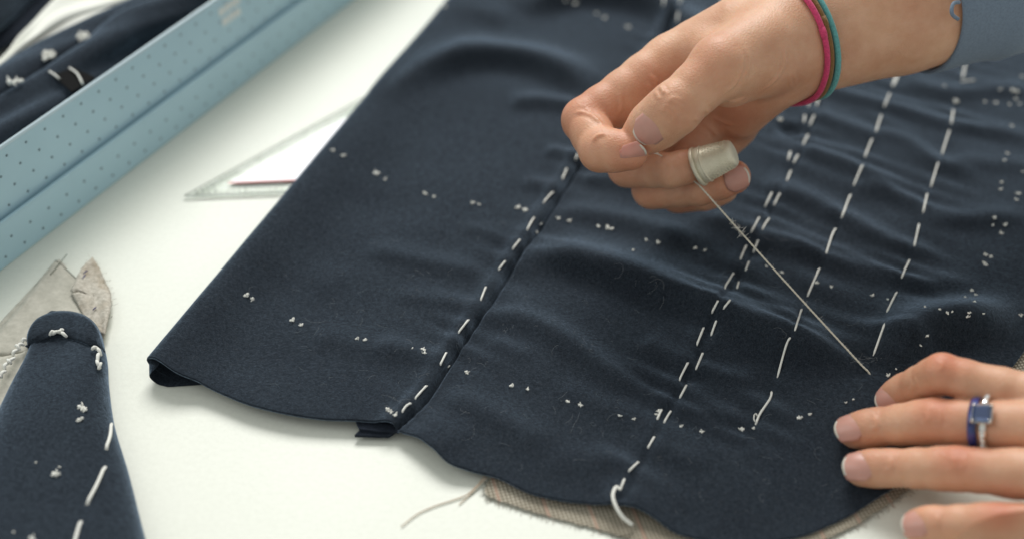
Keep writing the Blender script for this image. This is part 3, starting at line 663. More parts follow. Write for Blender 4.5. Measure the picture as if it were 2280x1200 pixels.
    for pts, rr in ([(1478, 228), (1496, 226), (1514, 238), (1522, 258)], 0.55), ([(1470, 238), (1490, 237), (1507, 249), (1514, 268)], 0.6), ([(1464, 247), (1482, 247), (1498, 258), (1505, 275)], 0.5), ([(1486, 219), (1505, 219), (1520, 229)], 0.4), \
                   ([(1278, 252), (1300, 252), (1325, 264), (1350, 290)], 0.85), ([(1318, 318), (1330, 304), (1352, 300)], 0.7), ([(1300, 242), (1322, 252)], 0.45), \
                   ([(1447, 168), (1468, 190), (1480, 212)], 0.9), ([(1440, 185), (1460, 205), (1470, 225)], 0.5), \
                   ([(1740, 100), (1746, 130), (1735, 165), (1700, 200), (1640, 225), (1600, 230)], 0.8), ([(1650, 110), (1652, 150), (1635, 190), (1612, 210)], 0.45), ([(1570, 243), (1600, 268), (1640, 280)], 0.55), ([(1545, 262), (1580, 285), (1600, 305)], 0.5), \
                   ([(1660, 105), (1668, 140), (1655, 180)], 0.35), ([(1378, 205), (1384, 235), (1376, 262)], 0.5), ([(1762, 160), (1770, 180), (1775, 205)], 0.4), ([(1756, 165), (1762, 190), (1768, 210)], 0.35), ([(1490, 360), (1492, 378), (1488, 400)], 0.35):
        crease(pts, rr)
    # bumps under the skin
    for x, y, rr, am in ((1700, 70, 12, 1.0), (1585, 150, 9, 0.8), (1660, 90, 7, -0.5), (1620, 215, 9, -0.5), (1840, 60, 12, -0.6), (1460, 110, 8, 0.7), (1400, 160, 9, 0.4)):
        q = F.pixel(G, x, y)
        if q is not None: F.swell(G, q, rr, am)
    nails = []
    for (x, y), ax, W, L, R, prs in (((1441, 292), ttip-tip_, 11.8, 12.5, 7.6, 0.5), ((1411, 346), it-idp+UP*2.0, 9.2, 9.5, 5.6, 0.4), ((1642, 399), rt_-rd, 9.6, 10.0, 6.2, 0.4)):
        q = F.pixel(G, x, y); nm = F.grad(G, q); nm = nrm(nm-UP*0.75+FW*0.15) if (x, y) == (1411, 346) else nm; nails.append((q, ax, nm, W, L, R)); F.swell(G, q, W*0.45, -prs)
    v, q = F.mesh(G); v = groove(v, q, grooves); body = obj('skin', v, q, SKIN, root)
    flush_attr(body, v, [(ip, 15, .75), (it, 11, .8), (idp, 12, .55), (ttip, 9, .55), (tip_, 9, .45), (mp, 12, .7), (rt_, 11, .95), (rp, 12, .7), (kp, 14, .7), (J(1590, 150, 28), 11, .4), (J(1470, 190, 0), 13, .5), (J(1600, 290, -5), 22, .6), (J(1690, 230, 0), 20, .35), (md_, 8, .3)])
    for (q, ax, nm, W, L, R) in nails: nail(F, G, root, q, ax, nm, W, L, R)
    return root, F, G, dict(wr=wr, fa=fa, el=el, mt=mt, md=md_, it=it, ttip=ttip, idp=idp)
HAND, HF, HG, HJ = sewing_hand()

# ---------------------------------------------- the resting hand
def resting_hand():
    Z = lambda x, y, z: P(x, y, z)
    root = thing('hand', 'flat hand with spread fingers and rings pressing the edge of the wool', 'hand', P(2180, 1010, 0))
    F = Field((-62, -52, -3), (110, 62, 62), 0.62, np.eye(3), P(2150, 1000, 0))
    palm = F.new(); fs = [F.new() for _ in range(4)]
    spec = [  # mcp, pip, dip, tip centre, radii
        ((2345, 897, 34), (2098, 831, 33), (2018, 868, 17), (1985, 889, 10.6), (8.2, 6.8, 6.0, 5.5)),
        ((2385, 958, 36), (2080, 937, 23), (1955, 950, 13.0), (1905, 957, 10.2), (9.2, 7.7, 6.5, 5.9)),
        ((2385, 1062, 33), (2130, 1043, 21), (1985, 1041, 12.5), (1920, 1041, 9.8), (9.0, 7.3, 6.2, 5.8)),
        ((2420, 1172, 26), (2222, 1170, 19), (2085, 1166, 11.5), (2045, 1168, 8.6), (8.4, 7.2, 5.8, 5.2))]
    J4 = []
    for G, (a, b, c, d, r) in zip(fs, spec):
        a, b, c, d = Z(*a), Z(*b), Z(*c), Z(*d); J4.append((a, b, c, d)); finger(F, G, a, b, c, d, r, np.array([0, 0, 1.0]))
    wr = Z(2900, 1060, 48)
    for (a, b, c, d), r0 in zip(J4, (10.5, 10.5, 10, 9.5)): F.add(palm, a, wr, r0, 17, 6)
    F.add(palm, Z(2345, 905, 30), Z(2420, 1172, 22), 8, 7.5, 8)
    fm = smin(smin(fs[0], fs[1], 0.8), smin(fs[2], fs[3], 0.8), 0.8)
    for i in range(3): fm = smin(fm, fm, 0.01)
    G = smin(palm, fm, 5.0)
    grooves = []
    def crease(pts, rr):
        q = [F.pixel(G, x, y) for x, y in smooth_path(np.array([(a, b, 0) for a, b in pts], float), 9)[:, :2]]; q = [a for a in q if a is not None]
        if len(q) > 2 and max(np.linalg.norm(np.diff(np.array(q), axis=0), axis=1)) < 5: grooves.append((np.array(q), rr))
    for cx, cy, hh in ((2080, 925, 26), (2070, 925, 22), (2092, 926, 24), (2062, 928, 16), (1930+22, 942, 20), (1945, 943, 18), (2130, 1032, 22), (2142, 1032, 20), (2120, 1032, 18), (1985, 1034, 18), (1978, 1035, 15), (2225, 1160, 20), (2234, 1160, 18), (2216, 1160, 16), (2085, 1160, 14), (2095, 815, 12), (2030, 858, 13), (2038, 853, 12)):
        crease([(cx-3, cy-hh), (cx+2, cy), (cx-3, cy+hh)], 0.5)
    nails = []
    for (x, y), k, W, L, R in (((1972, 886), 0, 9.0, 9.5, 5.6), ((1889, 948), 1, 9.8, 10.5, 6.2), ((1910, 1034), 2, 9.8, 10.8, 6.2), ((2036, 1163), 3, 8.6, 9.5, 5.6)):
        q = F.pixel(G, x, y); a, b, c, d = J4[k]; nm = F.grad(G, q); nm = nrm(nm+np.array([0, 0, 0.35])); nails.append((q, d-c, nm, W, L, R)); F.swell(G, q, W*0.42, -0.35)
    v, q = F.mesh(G); v = groove(v, q, grooves); body = obj('skin', v, q, SKIN, root)
    sp = []
    for (a, b, c, d) in J4: sp += [(b+[0, 0, 6], 8.5, .95), (c+[0, 0, 4], 6.5, .45), (d+[0, 0, 2], 8, .55), ((a+b)/2-[0, 6, 4], 9, .35)]
    flush_attr(body, v, sp)
    for (q, ax, nm, W, L, R) in nails: nail(F, G, root, q, ax, nm, W, L, R)
    return root, F, fs[1], J4
HAND2, RF, RG, RJ = resting_hand()

# ---------------------------------------------- things worn and held
def band_path(F, G, c, ax, tilt_pts, r, n=72, wob=0.0, seed=0):
    """closed loop lying on the skin round the axis"""
    ax = nrm(ax); a0 = nrm(np.cross(ax, [0.3, 0.1, 1.0])); b0 = np.cross(ax, a0); q = []; rr = np.random.default_rng(seed); ph = rr.uniform(0, 6.28, 3)
    for k in range(n):
        t = 2*math.pi*k/n; d = a0*math.cos(t)+b0*math.sin(t); cc = c+ax*(wob*0.35*(math.sin(t+ph[0])+0.5*math.sin(2*t+ph[1])))
        s = 0.0
        while s < 60 and F.val(G, cc+d*s) < r*1.0: s += 0.3
        q.append(cc+d*s)
    q = np.array(q)
    for _ in range(2): q = 0.5*q+0.25*(np.roll(q, 1, 0)+np.roll(q, -1, 0))
    return q
AX = nrm(HJ['fa']-HJ['wr'])
def elastic(cx, cy, r, m, label, wob, seed, tilt, knot=False):
    c = J(cx, cy, -8); ax = nrm(AX+tilt)
    p = band_path(HF, HG, c, ax, None, r, wob=wob, seed=seed)
    root = thing('hair_elastic', label, 'hair tie', p[np.argmin(p[:, 2])], 'hair elastics round the wrist')
    v, f = tube(p, r, 10, closed=True); obj('band', v, f, m, root)
    i = int(np.argmin(np.hypot(*(np.array([[1140+FPX*((q-CAM)@RT)/((q-CAM)@FW), 600-FPX*((q-CAM)@UP)/((q-CAM)@FW)] for q in p])-np.array([knot[0], knot[1]])).T)))
    v, f = tube(np.array([p[(i+j) % len(p)] for j in (-1, 0, 1)]), [r*1.12, r*1.22, r*1.12], 10); obj('join', v, f, m, root)
    if len(knot) > 2:
        q = p[i]; d = nrm(q-c); pts = [q, q+d*2.0-RT*2.5, q+d*2.5-RT*6-UP*1]; v, f = tube(smooth_path(pts, 8), [r*1.5, r*1.6, r*1.3, r*1.5, r*1.2, r*1.1, r*0.9, r*0.5], 8); obj('knot', v, f, m, root)
def fabric_mat(name, c):
    m, nd, lk, b = mat(name, c, 0.75); b.inputs['Sheen Weight'].default_value = 0.2
    n = noise(nd, lk, 1400, 2); r = ramp(nd, lk, n.outputs['Fac'], tuple(x*0.75 for x in c), tuple(min(1, x*1.2) for x in c)); lk.new(r.outputs[0], b.inputs['Base Color']); bump(nd, lk, b, n.outputs['Fac'], 0.5, 0.0003); return m
elastic(1751, 94, 1.15, fabric_mat('pink_elastic', (0.62, 0.045, 0.15)), 'bright pink hair elastic round the wrist of the thimble hand', 0.8, 1, 0.22*FW+0.12*UP, (1797, 85))
elastic(1767, 92, 1.2, fabric_mat('brown_elastic', (0.20, 0.10, 0.022)), 'thin mustard brown hair elastic between the pink and teal ones', 1.0, 5, 0.22*FW+0.10*UP, (1795, 60))
elastic(1785, 90, 1.25, fabric_mat('teal_elastic', (0.11, 0.36, 0.35)), 'teal hair elastic with a knotted end on the wrist', 1.0, 9, 0.22*FW+0.08*UP, (1775, 208, 1))

def thimble():
    a = PD(1556, 371, D0-(-3)); b = PD(1634, 340, D0-3); ax = nrm(b-a); L = np.linalg.norm(b-a)
    m, nd, lk, bs = mat('nickel_silver', (0.60, 0.58, 0.47), 0.45, Metallic=0.35)
    n = noise(nd, lk, 160, 4); r = ramp(nd, lk, n.outputs['Fac'], (0.68, 0.64, 0.48), (0.80, 0.755, 0.60)); lk.new(r.outputs[0], bs.inputs['Base Color'])
    rr = ramp(nd, lk, n.outputs['Fac'], (0.40, 0.40, 0.40), (0.55, 0.55, 0.55)); lk.new(rr.outputs[0], bs.inputs['Roughness'])
    root = thing('thimble', 'dull silver metal thimble capping the middle finger', 'thimble', a)
    nn = nrm(np.cross(ax, [0, 0, 1])); bb = np.cross(ax, nn)
    def lathe(prof, name, par):
        V = []
        for t, r_ in prof:
            for k in range(40): an = 2*math.pi*k/40; V.append(a+ax*t+(nn*math.cos(an)+bb*math.sin(an))*r_)
        n_ = len(prof); f = grid_faces(n_, 40, True).tolist()
        if prof[-1][1] < 1: f.append([(n_-1)*40+k for k in range(40)])
        return obj(name, V, f, m, par)
    body = lathe([(0.4, 6.6), (0.4, 7.3), (2.6, 7.15), (3.2, 6.9), (L*0.5, 6.3), (L*0.85, 5.55), (L*0.93, 5.35), (L*0.965, 5.15), (L*0.99, 4.8), (L*1.005, 4.2), (L*1.012, 2.8), (L*1.015, 0.6)], 'cap', root)
    lathe([(-0.9, 6.5), (-1.0, 7.4), (-0.6, 7.85), (0.1, 7.9), (0.6, 7.6), (0.7, 6.6)], 'rim', root)
    lathe([(2.5, 6.9), (2.5, 7.3), (2.9, 7.45), (3.3, 7.25), (3.4, 6.8)], 'band', root)
    parts = []
    for row in range(9):
        t = 4.6+row*1.15
        if t > L*0.9: break
        rad = 6.95-(t-3)/(L-3)*1.6
        for k in range(30):
            an = 2*math.pi*(k+0.5*(row % 2))/30; d = nn*math.cos(an)+bb*math.sin(an); c = a+ax*t+d*(rad-0.02)
            sd = np.cross(ax, d); parts.append(box(c, ax, sd, d, 0.26, 0.26, 0.12))
    v, f = merge(parts); tag(obj('knurling', v, f, m, root, smooth=False), kind='stuff')
thimble()

def sewing_thread():
    s0 = J(1437, 336, 18); e = on_cloth(1932, 828, 0.1)
    p = [s0-RT*6, s0, J(1455, 341, 12), J(1472, 347, -3), J(1515, 380, -9), J(1556, 412, -2)]
    q = smooth_path(p, 24); end = e; st = q[-1]
    line = st+(end-st)*np.linspace(0, 1, 60)[1:, None]; sag = np.sin(np.linspace(0, math.pi, 60)[1:])*0.5; line[:, 2] -= sag; line[:, 2] = np.maximum(line[:, 2], bilin(HFINE, line[:, 0], line[:, 1], -150, -145, 0.8)+0.5)
    path = np.vstack([q, line, [end+np.array([1.0, -1.2, -0.8])]])
    root = thing('sewing_thread', 'long cream thread pulled tight from the pinched fingers down to the wool', 'thread', e)
    v, f = tube(path, 0.30, 7); obj('strand', v, f, THREADB, root)
    tw = []
    for ph in (0, math.pi):
        i = np.arange(0, len(path)*6); t = i/6.0; k = np.clip(t.astype(int), 0, len(path)-2); fr = np.minimum(t-k, 1)
        c = path[k]+(path[k+1]-path[k])*fr[:, None]; arc = np.r_[0, np.cumsum(np.linalg.norm(np.diff(c, axis=0), axis=1))]; an = arc*2.2+ph
        d = nrm(path[-2]-path[30]); u = nrm(np.cross(d, [0, 0, 1])); w_ = np.cross(d, u); c = c+0.2*(np.cos(an)[:, None]*u+np.sin(an)[:, None]*w_)
        tw.append(tube(c, 0.21, 5))
    v, f = merge(tw); obj('ply', v, f, THREADB, root)
    # a slub where the thread has frayed, and a few loose hairs
    c = st+(end-st)*0.245; fz = []
    for k in range(16):
        d = nrm(rng.normal(size=3)*[1, 1, .6]+RT*0.6); ln = rng.uniform(2, 5.0); cc = c+nrm(end-st)*rng.normal(0, 2.2); fz.append(tube(smooth_path([cc-d*ln*.6, cc+rng.normal(0, .3, 3), cc+d*ln*.6], 5), 0.06, 3, False))
    for k in range(70):
        t = rng.uniform(0.05, 1); cc = st+(end-st)*t; d = nrm(rng.normal(size=3)); ln = rng.uniform(.5, 1.6); fz.append(tube(np.array([cc, cc+d*ln*.5, cc+d*ln+rng.normal(0, .2, 3)]), 0.035, 3, False))
    v, f = merge(fz); tag(obj('loose_fibres', v, f, THREAD, root), kind='stuff')
    fz = []
    for k in range(30):
        a_ = rng.uniform(0, 6.28); ln = rng.uniform(1.5, 5); x = rng.normal(1922, 16); y = 802+rng.normal(0, 3); b_ = on_cloth(x, y, 0.2); d = np.array([math.cos(a_), math.sin(a_)*.4, rng.uniform(-.05, .3)])
        fz.append(tube(smooth_path([b_, b_+d*ln*.5+rng.normal(0, .3, 3), b_+d*ln], 5), 0.022, 3, False))
    v, f = merge(fz); tag(obj('frayed_fibres', v, f, LINT, GARMENT), kind='stuff')
sewing_thread()

def ring_on(center_px, zc, tube_r, name, label, m, width, build=None):
    c = P(*center_px, zc); a, b = RJ[1][0], RJ[1][1]; ax = nrm(b-a)
    c = a+ax*((c-a)@ax)
    p = band_path(RF, RG, c, ax, None, 0.5, n=60); cen = p.mean(0); rad = np.linalg.norm(p-cen, axis=1).mean()
    root = thing(name, label, 'ring', p[np.argmin(p[:, 2])])
    V = []
    for q in p:
        d = nrm(q-cen)
        for (t, o_) in ((-width/2, -0.1), (-width/2*0.8, 0.55), (0, 0.75), (width/2*0.8, 0.55), (width/2, -0.1), (0, -0.3)): V.append(q+ax*t+d*o_)
    n = len(p); f = grid_faces(n, 6, True).tolist()+[[(n-1)*6+k, (n-1)*6+(k+1) % 6, (k+1) % 6, k] for k in range(6)]
    obj('band', V, f, m, root); return root, p, cen, ax
SILV = mat('ring_silver', (0.78, 0.76, 0.70), 0.16, Metallic=1.0)[0]
def enamel():
    m, nd, lk, b = mat('blue_enamel', (0.02, 0.035, 0.22), 0.18); b.inputs['Coat Weight'].default_value = 0.6
    n = noise(nd, lk, 350, 2); r = ramp(nd, lk, n.outputs['Fac'], (0.008, 0.014, 0.08), (0.035, 0.06, 0.28)); lk.new(r.outputs[0], b.inputs['Base Color']); return m
ring_on((2172, 945), 28, 1, 'finger_ring', 'dark blue enamel band ring worn beside the silver stone ring', enamel(), 3.0)
rr_, p_, cen_, ax_ = ring_on((2197, 945), 29, 1, 'finger_ring', 'silver ring set with a square blue stone', SILV, 2.6)
def stone():
    m, nd, lk, b = mat('sapphire', (0.05, 0.085, 0.20), 0.06); b.inputs['Transmission Weight'].default_value = 0.35; b.inputs['IOR'].default_value = 1.75; b.inputs['Coat Weight'].default_value = 0.5
    want = P(2201, 921, 38); i = int(np.argmin(np.linalg.norm(p_-want, axis=1))); q = p_[i]; d = nrm(q-cen_); s = np.cross(d, ax_); c = q+d*1.1
    v, f = box(c, ax_, s, d, 3.3, 3.3, 0.7); obj('setting', v, f, SILV, rr_, smooth=False)
    V = []
    for hz, h in ((0.7, 2.95), (1.35, 2.95), (2.3, 2.0), (2.35, 1.1)):
        for sx, sy in ((-1, -1), (1, -1), (1, 1), (-1, 1)): V.append(c+ax_*sx*h+s*sy*h+d*hz)
    st = obj('stone', V, grid_faces(4, 4, True).tolist()+[[12, 13, 14, 15]], m, rr_, smooth=False)
    for sx, sy in ((-1, -1), (1, -1), (1, 1), (-1, 1)):
        v, f = tube(np.array([c+ax_*sx*3.0+s*sy*3.0, c+ax_*sx*2.95+s*sy*2.95+d*1.3, c+ax_*sx*2.5+s*sy*2.5+d*1.9]), [.5, .48, .35], 7); obj('prong', v, f, SILV, rr_)
    clear = mat('small_diamond', (0.9, 0.92, 0.9), 0.05, Metallic=0.6)[0]
    for k in range(1, 5):
        for sg in (-1, 1):
            q = p_[(i+sg*(3+k*2)) % len(p_)]; dd = nrm(q-cen_)
            V = []
            for hz, h in ((0.5, 0.85), (1.05, 0.85), (1.5, 0.45)):
                for kk in range(6): an = kk*math.pi/3; V.append(q+dd*hz+(ax_*math.cos(an)+np.cross(dd, ax_)*math.sin(an))*h)
            obj('side_stone', V, grid_faces(3, 6, True).tolist()+[[12, 13, 14, 15, 16, 17]], clear, rr_, smooth=False)
stone()

def sleeve():
    m, nd, lk, b = mat('blue_shirt', (0.115, 0.17, 0.25), 0.85); b.inputs['Sheen Weight'].default_value = 0.15
    n = noise(nd, lk, 1100, 2); r = ramp(nd, lk, n.outputs['Fac'], (0.14, 0.19, 0.255), (0.18, 0.24, 0.315)); lk.new(r.outputs[0], b.inputs['Base Color']); bump(nd, lk, b, n.outputs['Fac'], 0.4, 0.0003)
    c0 = J(2036, 10, -14); c1 = J(2350, -86, -28); ax = nrm(c1-c0); L = np.linalg.norm(c1-c0)+60; u = nrm(np.cross(ax, -FW)); w_ = np.cross(ax, u); V = []; nr, ns = 40, 72
    def ringpt(t, k, extra):
        an = 2*math.pi*k/ns; lean = 4.0*math.cos(an+0.9); r_ = 27.8+t*0.06+0.9*math.sin(3*an+t*0.07)+0.7*math.sin(2*an-t*0.11)+1.0*math.exp(-((t-28)/3.5)**2)+extra
        return c0+ax*(t+lean*math.exp(-t/14))+(u*math.cos(an)+w_*math.sin(an))*r_
    prof = [(8, -2.0), (0.4, -1.7), (-0.4, -1.0), (-0.3, -.3), (0.5, 0.1)]+[(1.5+k*L/34, 0.15) for k in range(35)]
    for t, e in prof:
        for k in range(ns): V.append(ringpt(t, k, e))
    s = obj('sleeve', V, grid_faces(len(prof), ns, True), m, HAND)
    lp = [J(2136, 6, 13), J(2124, 8, 15), J(2119, 20, 16), J(2121, 34, 16), J(2134, 44, 15)]
    v, f = tube(smooth_path(lp, 14), 0.75, 8); obj('button_loop', v, f, m, s)
sleeve()
# ------------------------------------------------------------------ blue cardboard box standing in its lid
def card_box():
    A = P(0, 605, 0); B = P(790, 0, 0); d = nrm(B-A); n = np.array([-d[1], d[0], 0]); U = np.array([0, 0, 1.0])
    A2 = A-d*120; L = 620.0; W = 330.0; loc = A2+d*L/2+n*W/2
    root = thing('card_box', 'open pale blue dotted cardboard box standing inside its shallow lid', 'box', loc)
    def wall(name, off, h, t, mat_, rim, x0=0.0, x1=L, z0=0.0):
        m_ = A2+d*(x0+x1)/2+n*(off+t/2)
        v, f = box(m_+U*(z0+h)/2, d, n, U, (x1-x0)/2, t/2, (h-z0)/2); o = obj(name, v, f, mat_, root, smooth=False)
        bv = o.modifiers.new('round', 'BEVEL'); bv.width = 0.0005; bv.segments = 3
        v, f = tube(np.array([m_-d*(x1-x0)/2+U*h, m_+U*h, m_+d*(x1-x0)/2+U*h]), t*0.52, 10); obj(rim, v, f, BLUE if rim == 'lid_rim' else EDGE, o)
        return o
    lid = wall('lid_wall', 0.0, 19.3, 1.6, BLUE, 'lid_rim')
    fr = wall('box_wall', 3.2, 47.6, 1.8, BLUE, 'box_rim', 4, L-4, 1.8)
    for off, h, nm, t, r_ in ((W-1.6, 19.3, 'lid_wall', 1.6, 'lid_rim'), (W-5.0, 47.6, 'box_wall', 1.8, 'box_rim')): wall(nm, off, h, t, BLUE, r_, 4 if 'box' in nm else 0, L-4 if 'box' in nm else L, 1.8 if 'box' in nm else 0)
    for xs, h, t, nm, i0 in ((0.8, 19.3, 0.8, 'lid_end', 1.8), (L-0.8, 19.3, 0.8, 'lid_end', 1.8), (4.9, 47.6, 0.9, 'box_end', 5.2), (L-4.9, 47.6, 0.9, 'box_end', 5.2)):
        v, f = box(A2+d*xs+n*W/2+U*(h/2+1), d, n, U, t, W/2-i0, h/2-1); obj(nm, v, f, BLUE, root, smooth=False)
    v, f = box(A2+d*L/2+n*W/2+U*0.9, d, n, U, L/2-1.8, W/2-1.8, 0.8); obj('lid_base', v, f, BLUE, root, smooth=False)
    v, f = box(A2+d*L/2+n*W/2+U*2.8, d, n, U, L/2-6, W/2-6, 0.9); obj('box_base', v, f, PAPER, root, smooth=False)
    # printed dots: offset rows on both faces
    def dots(parent, off, z0, z1, x0, x1, mat_):
        parts = []; row = 0; z = z0
        while z < z1:
            x = x0+(row % 2)*5.3
            while x < x1:
                c = A2+d*x+n*(off-0.06)+U*z; V = [c+d*0.62*math.cos(k*math.pi/4)+U*0.62*math.sin(k*math.pi/4) for k in range(8)]; parts.append((V, [list(range(8))])); x += 10.6
            z += 7.0; row += 1
        v, f = merge(parts); tag(obj('printed_dots', v, f, mat_, parent, smooth=False), kind='stuff')
    dots(fr, 3.2, 22.5, 44, 8, L-8, DOT); dots(lid, 0.0, 4.5, 18, 8, L-8, DOT)
    # two short lines of silver lettering, too blurred to read: plain strokes of the same size
    best = None
    for x in np.arange(100, 420, 0.5):
        q = A2+d*x+n*3.2+U*40; c = q-CAM; X_ = 1140+FPX*(c@RT)/(c@FW)
        if best is None or abs(X_-512) < best[0]: best = (abs(X_-512), x)
    x0 = best[1]-7
    for ln, (zz, off, cnt) in enumerate(((41.0, 0, 7), (35.2, 1.5, 6))):
        parts = []
        for k in range(cnt):
            parts.append(box(A2+d*(x0+off+k*2.3)+n*3.1+U*zz, d, n, U, 0.7, 0.05, 2.0))
            if k % 2 == 0: parts.append(box(A2+d*(x0+off+k*2.3+0.85)+n*3.1+U*(zz+(1.4 if k % 4 else -0.2)), d, n, U, 0.6, 0.04, 0.4))
        v, f = merge(parts); obj('lettering', v, f, SILVERPRINT, fr, smooth=False)
    return A2, d, n
BA, BD, BN = card_box()

# ------------------------------------------------------------------ folded garments lying in the box
def swept(name, pts, wid, thick, mat_, parent, seed=0, rug=0.8, n=90, sec=40):
    path = smooth_path(pts, n); r_ = np.random.default_rng(seed); T = np.gradient(path, axis=0); V = []
    wd = np.interp(np.linspace(0, 1, n), np.linspace(0, 1, len(wid)), wid); ph = r_.uniform(0, 6.28, 8)
    for i in range(n):
        t = nrm(T[i]); s = nrm(np.cross(t, [0, 0, 1.0])); u = np.cross(s, t)
        for k in range(sec):
            a = 2*math.pi*k/sec; c, s_ = math.cos(a), math.sin(a)
            e = 1+rug*0.05*(math.sin(3*a+ph[0]+i*0.08)+math.sin(2*a+ph[1]-i*0.13)+0.7*math.sin(5*a+i*0.21+ph[2]))
            V.append(path[i]+s*(np.sign(c)*abs(c)**0.8*wd[i]*e)+u*(np.sign(s_)*abs(s_)**0.85*thick*e))
    f = grid_faces(n, sec, True).tolist()+[list(range(sec)), [(n-1)*sec+k for k in range(sec)]]
    return obj(name, V, f, mat_, parent), path
def box_contents():
    pp = [P(-180, 335, 28), P(0, 212, 29), P(120, 138, 29), P(250, 72, 29), P(400, 10, 29), P(560, -50, 29)]
    root = thing('folded_garment', 'navy wool garment edge with white tufts rolled along the inside of the blue box', 'garment', np.array([pp[2][0], pp[2][1], 3.7]))
    _, path = swept('rolled_edge', pp, [10, 11, 10.5, 10, 10], 9.5, WOOL, root, 1)
    lining, _ = swept('inner_fold', [P(-150, 400, 22), P(60, 270, 24), P(230, 150, 26), P(330, 70, 28), P(470, 0, 28), P(600, -60, 28)], [12, 15, 12, 13, 14], 12.5, WOOL, root, 4, 2.2)
    swept('lower_fold', [P(-150, 330, 14), P(40, 235, 14), P(250, 110, 14), P(470, -10, 14)], [22, 24, 24, 20], 10, WOOLD, root, 8)
    def top(x, y, z=36.5): return P(x, y, z)
    for i, (x, y, s_) in enumerate(((28, 184, 1.7), (42, 181, 1.3), (104, 122, 1.7), (116, 126, 1.5), (101, 132, 1.4), (184, 78, 1.6), (194, 86, 1.5), (180, 86, 1.5), (251, 55, 1.4), (280, 44, 1.5), (288, 50, 1.2))):
        d = nrm(P(x, y, 0)-CAM); q = P(x, y, 38.5)
        o = bpy.data.objects.new('tailor_tack', TM[i % 7]); COL.objects.link(o); o.parent = root; o.location = Vector((q-np.array(root['loc_mm']))*MM); o.scale = (s_*1.3,)*3; o.rotation_euler = (rng.uniform(-.5, .5), 0.3, rng.uniform(0, 6))
    tp = [P(118, 168, 37.5), P(158, 150, 38), P(212, 172, 38), P(160, 205, 37.5)]
    v = [q for q in tp]+[q-np.array([0, 0, 0.7]) for q in tp]; o = obj('black_tape', v, [(0, 1, 2, 3), (7, 6, 5, 4), (0, 4, 5, 1), (1, 5, 6, 2), (2, 6, 7, 3), (3, 7, 4, 0)], BLACKTAPE, root, smooth=False)
    for a_, b_, c_ in (((110, 160), (120, 166), (132, 176)), ((155, 152), (172, 165), (184, 188))):
        v, f = tube(smooth_path([P(*a_, 38.4), P(*b_, 38.9), P(*c_, 38.4)], 8), 0.45, 6); obj('stitch', v, f, THREAD, root)
    g2 = thing('folded_garment', 'flat folded navy cloth at the far side of the blue box beyond the white tissue', 'garment', np.array([*P(-60, -60, 20)[:2], 3.7]))
    swept('folded_layer', [P(-330, 150, 20), P(-150, 25, 20), P(-40, -65, 20), P(90, -160, 20), P(250, -260, 20)], [34, 36, 36, 30], 15, WOOL, g2, 11, 0.5)
    swept('under_layer', [P(-330, 140, 9), P(-60, -10, 9), P(300, -190, 9)], [50, 52, 50], 5, WOOLD, g2, 13, 0.4)
    # tissue strip between them
    e1 = smooth_path([P(-150, 240, 34), P(5, 138, 34), P(60, 92, 34), P(130, 42, 34), P(250, 0, 34), P(420, -60, 34)], 40); e2 = smooth_path([P(-150, 235, 34), P(2, 128, 34), P(52, 72, 34), P(130, -2, 34), P(240, -50, 34), P(400, -120, 34)], 40)
    V = []
    for k, t in enumerate(np.linspace(-0.15, 1.15, 9)):
        r_ = e1+(e2-e1)*t; r_[:, 2] += 1.2*math.sin(k*1.1)+0.5*np.sin(np.arange(40)*0.5+k)-1.0; V.append(r_)
    V = np.concatenate(V); o = obj('tissue_strip', V, grid_faces(9, 40), PAPER, None, origin=np.array([*P(60, 90, 30)[:2], 30])); md = o.modifiers.new('thickness', 'SOLIDIFY'); md.thickness = 0.0006
    tag(o, 'white tissue paper strip tucked between the navy garments in the blue box', 'paper')
box_contents()

